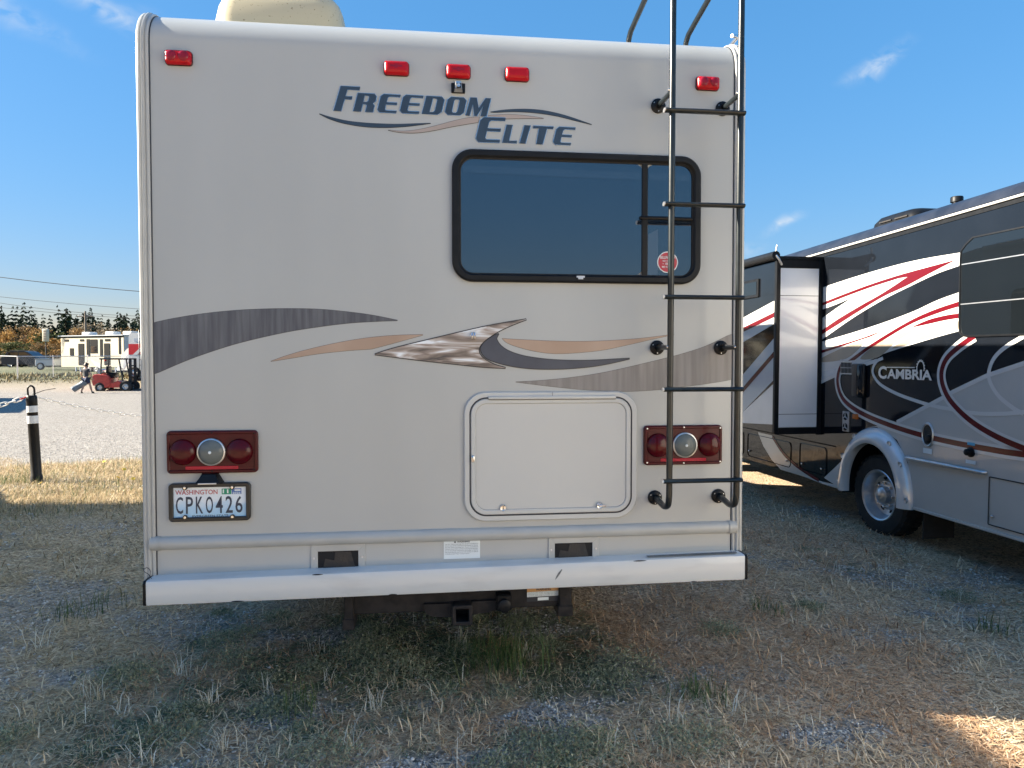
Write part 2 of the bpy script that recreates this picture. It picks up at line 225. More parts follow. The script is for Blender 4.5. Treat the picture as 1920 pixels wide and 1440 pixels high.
class MB:
    """collects faces for one mesh"""
    def __init__(s): s.V = []; s.F = []
    def add(s, V, F):
        b = len(s.V); s.V += [tuple(v) for v in V]; s.F += [tuple(i + b for i in f) for f in F]; return s
    def box(s, x0, x1, y0, y1, z0, z1, bev=0.0, seg=2):
        if bev <= 0:
            V = [(x, y, z) for x in (x0, x1) for y in (y0, y1) for z in (z0, z1)]
            return s.add(V, [(0, 1, 3, 2), (4, 6, 7, 5), (0, 4, 5, 1), (2, 3, 7, 6), (0, 2, 6, 4), (1, 5, 7, 3)])
        bm = bmesh.new(); bmesh.ops.create_cube(bm, size=1)
        for v in bm.verts: v.co = Vector(((x0 + x1) / 2 + v.co.x * (x1 - x0), (y0 + y1) / 2 + v.co.y * (y1 - y0), (z0 + z1) / 2 + v.co.z * (z1 - z0)))
        bmesh.ops.bevel(bm, geom=bm.edges[:], offset=bev, segments=seg, affect='EDGES', profile=0.5)
        bm.verts.index_update(); V = [v.co.copy() for v in bm.verts]; F = [[v.index for v in f.verts] for f in bm.faces]; bm.free()
        return s.add(V, F)
    def tube(s, pts, r, seg=10, caps=True, flatten=None):
        P = [Vector(p) for p in pts]; n = len(P); rs = r if hasattr(r, '__len__') else [r] * n
        rings = []; prev = None
        for i in range(n):
            t = (P[min(i + 1, n - 1)] - P[max(i - 1, 0)]).normalized()
            if prev is None: u = t.orthogonal().normalized()
            else:
                u = (prev - t * prev.dot(t)); u = u.normalized() if u.length > 1e-6 else t.orthogonal().normalized()
            prev = u; w = t.cross(u)
            rings.append([P[i] + (u * math.cos(2 * math.pi * k / seg) + w * math.sin(2 * math.pi * k / seg)) * rs[i] for k in range(seg)])
        V = [v for rg in rings for v in rg]; F = []
        for i in range(n - 1):
            for k in range(seg):
                F.append((i * seg + k, i * seg + (k + 1) % seg, (i + 1) * seg + (k + 1) % seg, (i + 1) * seg + k))
        if caps: F.append(tuple(reversed(range(seg)))); F.append(tuple((n - 1) * seg + k for k in range(seg)))
        return s.add(V, F)
    def loft(s, rings, closed=True, cap0=True, cap1=True):
        n = len(rings[0]); V = [v for rg in rings for v in rg]; F = []
        for i in range(len(rings) - 1):
            for k in range(n if closed else n - 1):
                F.append((i * n + k, i * n + (k + 1) % n, (i + 1) * n + (k + 1) % n, (i + 1) * n + k))
        if cap0: F.append(tuple(reversed(range(n))))
        if cap1: F.append(tuple((len(rings) - 1) * n + k for k in range(n)))
        return s.add(V, F)
    def revolve(s, prof, seg, fr):
        """prof: (radius, height) pairs; fr(a, b, h): 3-D point from the two radial coordinates and the height"""
        rings = [[fr(r * math.cos(2 * math.pi * k / seg), r * math.sin(2 * math.pi * k / seg), h) for k in range(seg)] for r, h in prof]
        return s.loft(rings, True, False, False)
    def plate(s, x0, z0, x1, z1, r, y0, y1, ch=0.004, n=6):
        """rounded plate on a wall facing -y, from y0 (back) out to y1 (front)"""
        d = 1 if y1 < y0 else -1
        rg = [[(x, y0, z) for x, z in rrect(x0, z0, x1, z1, r, n)], [(x, y1 + d * ch, z) for x, z in rrect(x0, z0, x1, z1, r, n)],
              [(x, y1, z) for x, z in inset_rr(x0, z0, x1, z1, r, ch, n)]]
        return s.loft(rg)
    def ring(s, x0, z0, x1, z1, r, w, y0, y1, ch=0.004, n=8):
        """rounded frame on a wall facing -y"""
        d = 1 if y1 < y0 else -1
        P = [(x0, z0, x1, z1, r)]
        rg = []
        for dd, y in ((0, y0), (0, y1 + d * ch), (ch, y1), (w - ch, y1), (w, y1 + d * ch), (w, y0)):
            rg.append([(x, y, z) for x, z in inset_rr(x0, z0, x1, z1, r, dd, n)])
        return s.loft(rg, True, False, False)
    def build(s, name, mat, parent=None, sm=35):
        o = mesh_obj(name, s.V, s.F, mat, parent)
        bm = bmesh.new(); bm.from_mesh(o.data); bmesh.ops.recalc_face_normals(bm, faces=bm.faces[:]); bm.to_mesh(o.data); bm.free()
        if sm: smooth(o.data, sm)
        return o
def text(name, body, quad, mat, parent, bold=0.0, space=1.0):
    """lettering fitted into quad (bottom left, bottom right, top right, top left)"""
    cu = bpy.data.curves.new('t', 'FONT'); cu.body = body; cu.offset = bold; cu.space_character = space; cu.resolution_u = 3
    t = bpy.data.objects.new('t', cu); me = t.to_mesh()
    V = np.array([v.co[:] for v in me.vertices]); F = [tuple(p.vertices) for p in me.polygons]
    t.to_mesh_clear(); bpy.data.objects.remove(t); bpy.data.curves.remove(cu)
    lo, hi = V.min(0), V.max(0); u = (V[:, 0] - lo[0]) / (hi[0] - lo[0]); v = (V[:, 1] - lo[1]) / (hi[1] - lo[1])
    a, b, c, d = [np.array(q, float) for q in quad]
    P = np.outer((1 - u) * (1 - v), a) + np.outer(u * (1 - v), b) + np.outer(u * v, c) + np.outer((1 - u) * v, d)
    return mesh_obj(name, P, F, mat, parent)

# ------------------------------------------------------------------ materials
def nodes(m):
    m.use_nodes = True; nt = m.node_tree
    return nt, nt.nodes, nt.links, nt.nodes['Principled BSDF']
def pbr(name, col, rough=0.5, metal=0.0, var=0.08, scale=6.0, stretch=(1, 1, 1), bump=0.0, bscale=80.0, spec=0.5, coat=0.0, col2=None, rvar=0.0, detail=4, lo=.35, hi=.65):
    """colour mottled by noise between col and col2 (or a darker col), with optional fine relief"""
    m = bpy.data.materials.new(name); nt, N, L, B = nodes(m)
    c2 = col2 or tuple(c * (1 - var * 2) for c in col)
    tc = N.new('ShaderNodeTexCoord'); mp = N.new('ShaderNodeMapping'); mp.inputs['Scale'].default_value = stretch
    L.new(tc.outputs['Object'], mp.inputs['Vector'])
    nz = N.new('ShaderNodeTexNoise'); nz.inputs['Scale'].default_value = scale; nz.inputs['Detail'].default_value = detail
    L.new(mp.outputs[0], nz.inputs['Vector'])
    rp = N.new('ShaderNodeValToRGB'); rp.color_ramp.elements[0].position = lo; rp.color_ramp.elements[1].position = hi
    rp.color_ramp.elements[0].color = (*c2, 1); rp.color_ramp.elements[1].color = (*col, 1)
    L.new(nz.outputs[0], rp.inputs[0]); L.new(rp.outputs[0], B.inputs['Base Color'])
    B.inputs['Roughness'].default_value = rough; B.inputs['Metallic'].default_value = metal
    B.inputs['Specular IOR Level'].default_value = spec; B.inputs['Coat Weight'].default_value = coat; B.inputs['Coat Roughness'].default_value = 0.04
    if rvar:
        mr = N.new('ShaderNodeMapRange'); mr.inputs['To Min'].default_value = rough - rvar; mr.inputs['To Max'].default_value = rough + rvar
        L.new(nz.outputs[0], mr.inputs['Value']); L.new(mr.outputs[0], B.inputs['Roughness'])
    if bump:
        bz = N.new('ShaderNodeTexNoise'); bz.inputs['Scale'].default_value = bscale; bz.inputs['Detail'].default_value = 4
        L.new(tc.outputs['Object'], bz.inputs['Vector'])
        bp = N.new('ShaderNodeBump'); bp.inputs['Strength'].default_value = bump; bp.inputs['Distance'].default_value = 0.01
        L.new(bz.outputs[0], bp.inputs['Height']); L.new(bp.outputs[0], B.inputs['Normal'])
    return m
def island(name, cols, rough=0.8, transl=0.0):
    """every loose piece of the mesh picks its own colour"""
    m = bpy.data.materials.new(name); nt, N, L, B = nodes(m)
    g = N.new('ShaderNodeNewGeometry'); rp = N.new('ShaderNodeValToRGB'); rp.color_ramp.interpolation = 'LINEAR'
    while len(rp.color_ramp.elements) < len(cols): rp.color_ramp.elements.new(0.5)
    for i, c in enumerate(cols):
        rp.color_ramp.elements[i].position = i / (len(cols) - 1); rp.color_ramp.elements[i].color = (*c, 1)
    L.new(g.outputs['Random Per Island'], rp.inputs[0]); L.new(rp.outputs[0], B.inputs['Base Color'])
    B.inputs['Roughness'].default_value = rough; B.inputs['Specular IOR Level'].default_value = 0.2
    if transl:
        tr = N.new('ShaderNodeBsdfTranslucent'); L.new(rp.outputs[0], tr.inputs['Color'])
        mx = N.new('ShaderNodeMixShader'); mx.inputs[0].default_value = transl
        L.new(B.outputs[0], mx.inputs[1]); L.new(tr.outputs[0], mx.inputs[2]); L.new(mx.outputs[0], N['Material Output'].inputs['Surface'])
    return m
def glassy(name, col, ior=1.9, rough=0.02):
    m = pbr(name, col, rough, 0, 0.05, 3); m.node_tree.nodes['Principled BSDF'].inputs['IOR'].default_value = ior; return m
def lens(name, col, rough=0.12):
    m = pbr(name, col, rough, 0, 0.06, 40, coat=0.05, spec=.25)
    B = m.node_tree.nodes['Principled BSDF']; B.inputs['Subsurface Weight'].default_value = 0.0
    return m

M = {}
M['wall'] = pbr('cream_gelcoat', (.415, .433, .433), .28, scale=1.1, stretch=(2.6, 2.6, .7), col2=(.365, .38, .38), bump=.025, bscale=200, lo=.10, hi=.78, detail=2)
M['door_white'] = pbr('white_door_panel', (.50, .52, .52), .28, scale=1.3, col2=(.47, .487, .487), bump=.04, bscale=260, lo=.3, hi=.7)
M['trim'] = pbr('cream_moulding', (.42, .43, .42), .30, var=.04, scale=9)
M['white_paint'] = pbr('white_steel_paint', (.58, .60, .605), .20, scale=3.5, stretch=(1, 4, 5), col2=(.51, .525, .53), coat=.25, bump=.03, bscale=24, lo=.28, hi=.46, detail=9)
M['black_plastic'] = pbr('black_plastic', (.008, .009, .011), .45, var=.2, scale=20, spec=.25)
M['black_steel'] = pbr('black_painted_tube', (.012, .017, .020), .28, var=.2, scale=30, spec=.45, bump=.02, bscale=120)
M['rubber'] = pbr('rubber', (.018, .018, .019), .75, var=.2, scale=14, bump=.15, bscale=90)
M['dark'] = pbr('dark_steel_underbody', (.018, .019, .021), .6, var=.3, scale=18, bump=.2, bscale=60, col2=(.035, .028, .022))
M['hitch'] = pbr('black_hitch_steel', (.010, .010, .012), .5, var=.3, scale=22, bump=.15, bscale=70, spec=.25, col2=(.024, .022, .023))
M['void'] = pbr('dark_opening', (.006, .006, .007), .8)
M['glass'] = glassy('tinted_window_glass', (.008, .014, .026), 2.2)
M['glass_side'] = glassy('dark_side_glass', (.006, .008, .010), 1.75)
M['chrome'] = pbr('polished_metal', (.72, .72, .73), .26, 1.0, var=.05)
M['alu'] = pbr('brushed_aluminium', (.62, .63, .65), .32, .85, var=.06, scale=30)
M['red_lens'] = lens('red_marker_lens', (.40, .006, .012), .25)
M['red_inner'] = lens('dark_red_bulb', (.25, .012, .03))
M['tail_red'] = lens('dark_red_tail_lens', (.060, .003, .006), .34)
M['tail_bulb'] = lens('tail_bulb_dome', (.065, .002, .005), .18)
M['tail_reflector'] = lens('tail_reflector', (.38, .015, .035), .2)
M['clear'] = lens('frosted_clear_lens', (.13, .15, .15), .2)
M['navy'] = pbr('navy_vinyl', (.035, .055, .085), .3, var=.1, scale=12)
M['charcoal_decal'] = pbr('weathered_charcoal_vinyl', (.125, .132, .15), .5, scale=1.0, stretch=(46, 46, 3.2), col2=(.07, .074, .09), lo=.40, hi=.68, detail=9)
M['grey_decal'] = pbr('weathered_mauve_grey_vinyl', (.245, .235, .23), .5, scale=1.0, stretch=(40, 40, 2.6), col2=(.185, .175, .17), lo=.38, hi=.7, detail=9)
M['tan_decal'] = pbr('tan_vinyl', (.40, .30, .235), .42, scale=4, col2=(.34, .245, .185))
M['taupe_decal'] = pbr('taupe_vinyl', (.36, .31, .285), .4, var=.05, scale=8)
M['crescent'] = pbr('slate_vinyl', (.062, .072, .098), .42, scale=9, col2=(.045, .05, .07), lo=.3, hi=.7)
M['decal_edge'] = pbr('decal_edge_dark', (.035, .035, .04), .4)
M['decal_halo'] = pbr('pale_decal_border', (.66, .67, .67), .35, var=.02)
M['ink'] = pbr('black_print', (.02, .024, .035), .5)
M['paper'] = pbr('white_sticker', (.70, .76, .78), .4, var=.03)
M['orange_paper'] = pbr('orange_sticker', (.62, .33, .12), .4, var=.05)
M['tyre_wall'] = M['rubber']
M['plate_frame'] = pbr('plate_frame_black', (.010, .011, .013), .35)
M['yellow_plastic'] = pbr('aged_cream_plastic', (.66, .58, .38), .42, var=.05, scale=3)

def plate_mat():
    """white plate with a printed pale blue mountain"""
    m = bpy.data.materials.new('plate_print'); nt, N, L, B = nodes(m)
    tc = N.new('ShaderNodeTexCoord'); sp = N.new('ShaderNodeSeparateXYZ'); L.new(tc.outputs['Object'], sp.inputs[0])
    nz = N.new('ShaderNodeTexNoise'); nz.inputs['Scale'].default_value = 34; nz.inputs['Detail'].default_value = 5; L.new(tc.outputs['Object'], nz.inputs['Vector'])
    rp = N.new('ShaderNodeValToRGB'); e = rp.color_ramp.elements
    e[0].position = 0.0; e[0].color = (.26, .52, .75, 1); e[1].position = 1; e[1].color = (.72, .78, .84, 1)
    for p, c in ((.42, (.42, .62, .80, 1)), (.62, (.70, .77, .84, 1))):
        x = e.new(p); x.color = c
    mr = N.new('ShaderNodeMapRange'); mr.inputs['From Min'].default_value = .80; mr.inputs['From Max'].default_value = .95; L.new(sp.outputs['Z'], mr.inputs['Value'])
    ma = N.new('ShaderNodeMath'); ma.operation = 'MULTIPLY_ADD'; ma.inputs[1].default_value = .5; L.new(nz.outputs[0], ma.inputs[0])
    sb = N.new('ShaderNodeMath'); sb.operation = 'SUBTRACT'; sb.inputs[1].default_value = .25; L.new(mr.outputs[0], sb.inputs[0]); L.new(sb.outputs[0], ma.inputs[2])
    L.new(ma.outputs[0], rp.inputs[0]); L.new(rp.outputs[0], B.inputs['Base Color']); B.inputs['Roughness'].default_value = .3
    return m
def chrome_print():
    """printed brushed-chrome look of the arrow emblem: streaks that run along the arrow"""
    m = bpy.data.materials.new('chrome_print'); nt, N, L, B = nodes(m)
    tc = N.new('ShaderNodeTexCoord'); mp = N.new('ShaderNodeMapping'); mp.inputs['Rotation'].default_value = (0, R(14), 0); mp.inputs['Scale'].default_value = (3.5, 1, 26)
    L.new(tc.outputs['Object'], mp.inputs['Vector'])
    nz = N.new('ShaderNodeTexNoise'); nz.inputs['Scale'].default_value = 1.0; nz.inputs['Detail'].default_value = 3; nz.inputs['Distortion'].default_value = 1.2
    L.new(mp.outputs[0], nz.inputs['Vector'])
    rp = N.new('ShaderNodeValToRGB'); e = rp.color_ramp.elements
    e[0].position = .32; e[0].color = (.05, .048, .055, 1); e[1].position = .62; e[1].color = (.72, .77, .82, 1)
    for p, c in ((.41, (.17, .14, .12, 1)), (.49, (.32, .27, .24, 1)), (.55, (.48, .46, .45, 1))):
        x = e.new(p); x.color = c
    L.new(nz.outputs[0], rp.inputs[0]); L.new(rp.outputs[0], B.inputs['Base Color']); B.inputs['Roughness'].default_value = .3
    return m
def dome_mat():
    """sun-yellowed plastic with specks of lichen on top"""
    m = bpy.data.materials.new('speckled_vent_plastic'); nt, N, L, B = nodes(m)
    tc = N.new('ShaderNodeTexCoord')
    vz = N.new('ShaderNodeTexNoise'); vz.inputs['Scale'].default_value = 95; vz.inputs['Detail'].default_value = 2; L.new(tc.outputs['Object'], vz.inputs['Vector'])
    rp = N.new('ShaderNodeValToRGB'); rp.color_ramp.elements[0].position = .66; rp.color_ramp.elements[1].position = .72
    rp.color_ramp.elements[0].color = (.52, .46, .31, 1); rp.color_ramp.elements[1].color = (.28, .22, .13, 1)
    L.new(vz.outputs[0], rp.inputs[0]); L.new(rp.outputs[0], B.inputs['Base Color']); B.inputs['Roughness'].default_value = .45
    return m
M['plate'] = plate_mat(); M['arrow'] = chrome_print(); M['dome'] = dome_mat()

# ------------------------------------------------------------------ ground
def vnoise(x, y, s, seed):
    g = np.random.default_rng(seed).random((128, 128))
    u, v = np.asarray(x) / s + 1000.37, np.asarray(y) / s + 1000.71
    i, j = np.floor(u).astype(int), np.floor(v).astype(int); a, b = u - i, v - j
    a, b = a * a * (3 - 2 * a), b * b * (3 - 2 * b); i0, i1, j0, j1 = i % 128, (i + 1) % 128, j % 128, (j + 1) % 128
    return (g[i0, j0] * (1 - a) + g[i1, j0] * a) * (1 - b) + (g[i0, j1] * (1 - a) + g[i1, j1] * a) * b
def fnoise(x, y, s, seed): return .55 * vnoise(x, y, s, seed) + .3 * vnoise(x, y, s * .45, seed + 1) + .15 * vnoise(x, y, s * .2, seed + 2)
def ss(a, b, x):
    t = np.clip((np.asarray(x, float) - a) / (b - a), 0, 1); return t * t * (3 - 2 * t)
def gh(x, y):
    """height of the ground"""
    x = np.asarray(x, float); y = np.asarray(y, float)
    z = -.16 * ss(2.6, 5.0, x) * (1 - ss(12, 25, y))
    z = z - .32 * ss(10, 38, y) + .82 * ss(44, 50.5, y) + .6 * ss(51, 74, y)
    near = np.exp(-((x - 1) ** 2 + (y - 1) ** 2) / 120)
    return z + near * (.035 * (fnoise(x, y, .9, 3) - .5) + .05 * (vnoise(x, y, 3.1, 8) - .5)) + (1 - near) * .08 * (vnoise(x, y, 6, 9) - .5)
def gz(x, y): return float(gh(x, y))
def lot(x, y):      # gravel yard beyond the grass strip
    e = 7.9 + 1.0 * (fnoise(x, y, 1.3, 21) - .5) * 2
    return ss(-.25, .5, y - e) * (1 - ss(45.5, 47.5, y + 1.2 * (vnoise(x, y, 3, 5) - .5))) * (1 - ss(3.5, 6, np.asarray(x)) * (1 - ss(14, 20, y)))
BARE = ((1.61, -.21, .42, .20), (.63, .05, .45, .16), (2.46, .12, .34, .14), (2.55, -.42, .38, .17), (3.5, .62, .45, .25), (.1, -.35, .30, .15),
        (3.6, 2.1, .5, .25), (4.2, 1.2, .4, .3), (-.5, .55, .4, .14), (1.35, .75, .45, .18), (.45, .85, .3, .12), (3.1, .25, .3, .1), (1.0, -.45, .35, .12))
def gravel(x, y):
    g = sum(np.exp(-(((x - a) / rx) ** 2 + ((y - b) / ry) ** 2)) for a, b, rx, ry in BARE)
    g = g + .18 * np.exp(-(((x - .8) / 1.6) ** 2 + ((y + .1) / .9) ** 2)); g = ss(.38, .80, g * .70 + (fnoise(x, y, .30, 31) - .5) * 1.2 + (fnoise(x, y, .09, 35) - .5) * .9) + .7 * ss(.58, .74, fnoise(x, y, .8, 33) + (fnoise(x, y, .09, 37) - .5) * .3)
    g = g * (1 - .85 * np.exp(-(((x - 2.9) / .7) ** 2 + ((y - 1.0) / .75) ** 2))) * (1 - .95 * np.exp(-(((x - 3.6) / .5) ** 2 + ((y + .6) / .45) ** 2)))
    return np.clip(np.maximum(g * (1 - ss(6, 8, y)), lot(x, y)), 0, 1)
def green(x, y):
    g = .95 * np.exp(-(((x - .95) / 1.15) ** 2 + ((y - .75) / .95) ** 2)) + .55 * np.exp(-(((x - .1) / .9) ** 2 + ((y + .15) / .7) ** 2)) \
        + .5 * np.exp(-(((x - 1.9) / .4) ** 2 + ((y - .15) / .35) ** 2)) + .45 * np.exp(-(((x - 1.4) / .6) ** 2 + ((y + .5) / .3) ** 2)) \
        + .35 * np.exp(-(((x + 1.6) / 1.5) ** 2 + ((y - 4.3) / .5) ** 2)) + .30 * ss(3.2, 4.2, x) * (1 - ss(8, 10, y)) + 1.0 * ss(43.5, 46, y)
    return np.clip(ss(.42, .85, g + (fnoise(x, y, .40, 41) - .5) * 1.0 + (fnoise(x, y, .10, 43) - .5) * .9), 0, 1)

def axis(lo, a, b, hi, step):
    f = list(np.arange(a, b + 1e-6, step)); o = []; d = step; v = a
    while v > lo: d *= 1.22; v -= d; o.append(max(v, lo))
    p = []; d = step; v = b
    while v < hi: d *= 1.22; v += d; p.append(min(v, hi))
    return np.array(o[::-1] + f + p)
gx, gy = axis(-900, -5.0, 6.0, 900, .05), axis(-500, -2.5, 10.0, 1200, .05)
GX, GY = np.meshgrid(gx, gy)
GV = np.stack([GX.ravel(), GY.ravel(), gh(GX, GY).ravel()], 1)
nx_, ny_ = len(gx), len(gy)
ii = (np.arange(ny_ - 1)[:, None] * nx_ + np.arange(nx_ - 1)[None, :]).ravel()
GT = np.concatenate([np.stack([ii, ii + 1, ii + nx_ + 1], 1), np.stack([ii, ii + nx_ + 1, ii + nx_], 1)])
ground = tri_mesh('ground', GV, GT, None, sm=True); tag(ground, kind='structure')
att = ground.data.attributes.new('cover', 'FLOAT_COLOR', 'POINT')
warm = np.clip(1 - ss(-.9, .6, GX), 0, 1) * (1 - .75 * ss(43, 46, GY))
cc = np.stack([gravel(GX, GY).ravel(), green(GX, GY).ravel(), warm.ravel(), np.ones(GX.size)], 1).astype(np.float32)
att.data.foreach_set('color', cc.ravel())
def ground_mat():
    m = bpy.data.materials.new('dry_grass_and_gravel'); nt, N, L, B = nodes(m)
    at = N.new('ShaderNodeAttribute'); at.attribute_name = 'cover'; sp = N.new('ShaderNodeSeparateColor'); L.new(at.outputs['Color'], sp.inputs[0])
    tc = N.new('ShaderNodeTexCoord')
    def noise(s, d=6, k=.5):
        n = N.new('ShaderNodeTexNoise'); n.inputs['Scale'].default_value = s; n.inputs['Detail'].default_value = d; n.inputs['Roughness'].default_value = k
        L.new(tc.outputs['Object'], n.inputs['Vector']); return n.outputs[0]
    def ramp(f, *st):
        r = N.new('ShaderNodeValToRGB'); e = r.color_ramp.elements
        while len(e) < len(st): e.new(.5)
        for i, (p, c) in enumerate(st): e[i].position = p; e[i].color = (*c, 1)
        L.new(f, r.inputs[0]); return r.outputs[0]
    def mix(f, a, b):
        x = N.new('ShaderNodeMix'); x.data_type = 'RGBA'; L.new(f, x.inputs['Factor']); L.new(a, x.inputs['A']); L.new(b, x.inputs['B']); return x.outputs['Result']
    vo = N.new('ShaderNodeTexVoronoi'); vo.inputs['Scale'].default_value = 42; L.new(tc.outputs['Object'], vo.inputs['Vector'])
    hs = N.new('ShaderNodeSeparateColor'); L.new(vo.outputs['Color'], hs.inputs[0])
    stone = ramp(hs.outputs[0], (0, (.10, .095, .09)), (.45, (.27, .255, .235)), (1, (.48, .45, .41)))
    straw = ramp(noise(40, 6, .75), (.36, (.12, .09, .06)), (.5, (.50, .38, .24)), (.64, (.80, .66, .46)))
    brown = ramp(noise(46, 6, .75), (.36, (.13, .09, .06)), (.5, (.54, .39, .255)), (.64, (.82, .67, .49)))
    moss = ramp(noise(50, 6, .75), (.34, (.08, .09, .055)), (.6, (.17, .18, .11)), (.8, (.30, .29, .19)))
    c = mix(sp.outputs[2], brown, straw); c = mix(sp.outputs[1], c, moss)
    patch = ramp(noise(.35, 5), (.35, (.22, .19, .16)), (.65, (.31, .275, .23)))
    yard = mix(ramp(noise(3.0, 5), (.35, (.02,) * 3), (.65, (.28,) * 3)), stone, patch)
    c = mix(sp.outputs[0], c, yard)
    L.new(c, B.inputs['Base Color']); B.inputs['Roughness'].default_value = .95; B.inputs['Specular IOR Level'].default_value = .15
    bp = N.new('ShaderNodeBump'); bp.inputs['Strength'].default_value = .8; bp.inputs['Distance'].default_value = .02
    ad = N.new('ShaderNodeMath'); ad.operation = 'ADD'; L.new(noise(45, 5, .7), ad.inputs[0]); L.new(vo.outputs['Distance'], ad.inputs[1])
    L.new(ad.outputs[0], bp.inputs['Height']); L.new(bp.outputs[0], B.inputs['Normal'])
    return m
ground.data.materials.append(ground_mat())

# ------------------------------------------------------------------ wheels (shared builder)
def wheel(parent, x, y, z, rad, width, rim_r, dish=.05, out=-1, lug=6):
    """wheel with its axle along x; out = -1 when the outer side faces -x"""
    w = bpy.data.objects.new('wheel', None); link(w, parent); w.location = (x, y, z)
    fr = lambda a, b, h: (out * h, a, b)
    h = width / 2
    t = MB(); t.revolve([(rim_r, h * .82), (rim_r * 1.04, h * .95), (rad * .80, h), (rad * .93, h * .93), (rad, h * .72), (rad, -h * .72), (rad * .93, -h * .93), (rim_r, -h * .9)], 40, fr)
    tyre = t.build('tyre', M['rubber'], w, 30)
    g = MB()
    for k in range(34):
        a = 2 * math.pi * k / 34; c, s = math.cos(a), math.sin(a); c2, s2 = math.cos(a + .11), math.sin(a + .11)
        for h0, h1 in ((h * .80, h * .28), (-h * .1, -h * .7)):
            g.add([(out * h0, c * rad * .985, s * rad * .985), (out * h0, c2 * rad * .985, s2 * rad * .985), (out * h1, c2 * rad * .99, s2 * rad * .99), (out * h1, c * rad * .99, s * rad * .99),
                   (out * h0, c * (rad + .008), s * (rad + .008)), (out * h0, c2 * (rad + .008), s2 * (rad + .008)), (out * h1, c2 * (rad + .008), s2 * (rad + .008)), (out * h1, c * (rad + .008), s * (rad + .008))],
                  [(4, 5, 6, 7), (0, 1, 5, 4), (1, 2, 6, 5), (2, 3, 7, 6), (3, 0, 4, 7)])
    tag(g.build('tread', M['rubber'], tyre, None), kind='stuff')
    r = MB(); r.revolve([(rim_r * 1.05, h * .88), (rim_r * 1.0, h * .97), (rim_r * .94, h * .90), (rim_r * .88, h * .55), (rim_r * .82, h - dish), (rim_r * .62, h - dish * 1.12), (rim_r * .55, h - dish * .9), (rim_r * .3, h - dish * .82), (0, h - dish * .8)], 36, fr)
    rim = r.build('rim', M['alu'], w, 40)
    hb = MB(); hb.revolve([(rim_r * .34, h - dish * .95), (rim_r * .33, h - dish * .35), (rim_r * .25, h - dish * .2), (0, h - dish * .15)], 20, fr); hb.build('hub', M['alu'], rim, 40)
    for k in range(lug):
        a = 2 * math.pi * k / lug
        mb = MB(); mb.revolve([(.014, h - dish * 1.05), (.013, h - dish * .6), (0, h - dish * .55)], 8, lambda p, q, hh: (out * hh, p + rim_r * .47 * math.cos(a), q + rim_r * .47 * math.sin(a)))
        mb.build('lug_nut', M['chrome'], rim, 40)
        b = MB(); b.revolve([(.028, h - dish * 1.06), (0, h - dish * 1.055)], 10, lambda p, q, hh: (out * hh, p + rim_r * .72 * math.cos(a + .5), q + rim_r * .72 * math.sin(a + .5)))
        b.build('hand_hole', M['void'], rim, None)
    return w

# ------------------------------------------------------------------ the beige motorhome seen from behind
RV = thing('motorhome', 'beige motorhome seen from behind with a black ladder and swoosh decals', 'motorhome')
ZC, RC, ZB = 2.700, 0.140, 0.555
prof = [(0, ZB), (0, ZC)] + [(RC - RC * math.cos(R(a)), ZC + RC * math.sin(R(a))) for a in range(9, 91, 9)] + \
       [(2.0, 2.86), (4.9, 2.85), (5.45, 2.78), (5.9, 2.55), (6.1, 2.25), (6.05, 1.98), (5.55, 1.86), (5.4, 1.70), (5.4, ZB)]
X0, X1 = -.022, 2.422
b = MB(); b.loft([[(x, y, z) for y, z in prof] for x in (X0, X1)])
body = b.build('body', M['wall'], RV, 25)
# corner mouldings: ridged strip that runs up the corner and over the roof
def corner(xi, sgn):
    path = [(-.0, ZB + .0, (-1, 0))] + [(0, ZC * t / 8 + ZB * (8 - t) / 8, (-1, 0)) for t in range(1, 9)] + \
           [(RC - RC * math.cos(R(a)), ZC + RC * math.sin(R(a)), (-math.cos(R(a)), math.sin(R(a)))) for a in range(10, 91, 10)] + [(1.5, 2.845, (0, 1)), (4.8, 2.85, (0, 1))]
    sec = [(.004, -.02), (.004, .006), (.000, .010), (-.006, .010), (-.008, .006), (-.010, .006), (-.012, .011), (-.016, .015), (-.021, .015), (-.024, .010), (-.026, .010), (-.029, .013), (-.036, .012), (-.041, .008), (-.043, -.004), (-.043, -.05)]
    rings = [[(xi + sgn * u, y + nrm[0] * h, z + nrm[1] * h) for u, h in sec] for y, z, nrm in path]
    m = MB(); m.loft(rings, closed=False, cap0=False, cap1=False)
    c = m.build('corner_moulding', M['trim'], RV, 30)
    g = MB(); g.loft([[(xi + sgn * u, y + nrm[0] * h, z + nrm[1] * h) for u, h in ((.0085, .0015), (.0045, .0035))] for y, z, nrm in path], closed=False, cap0=False, cap1=False)
    g.build('sealant_line', M['ink'], c, None)
corner(0.0, 1); corner(2.4, -1)
m = MB(); m.tube([(2.395, .03, 2.855), (2.43, .05, 2.862), (2.44, .3, 2.86), (2.44, 4.6, 2.86)], .008); m.build('awning_gutter', M['chrome'], RV)

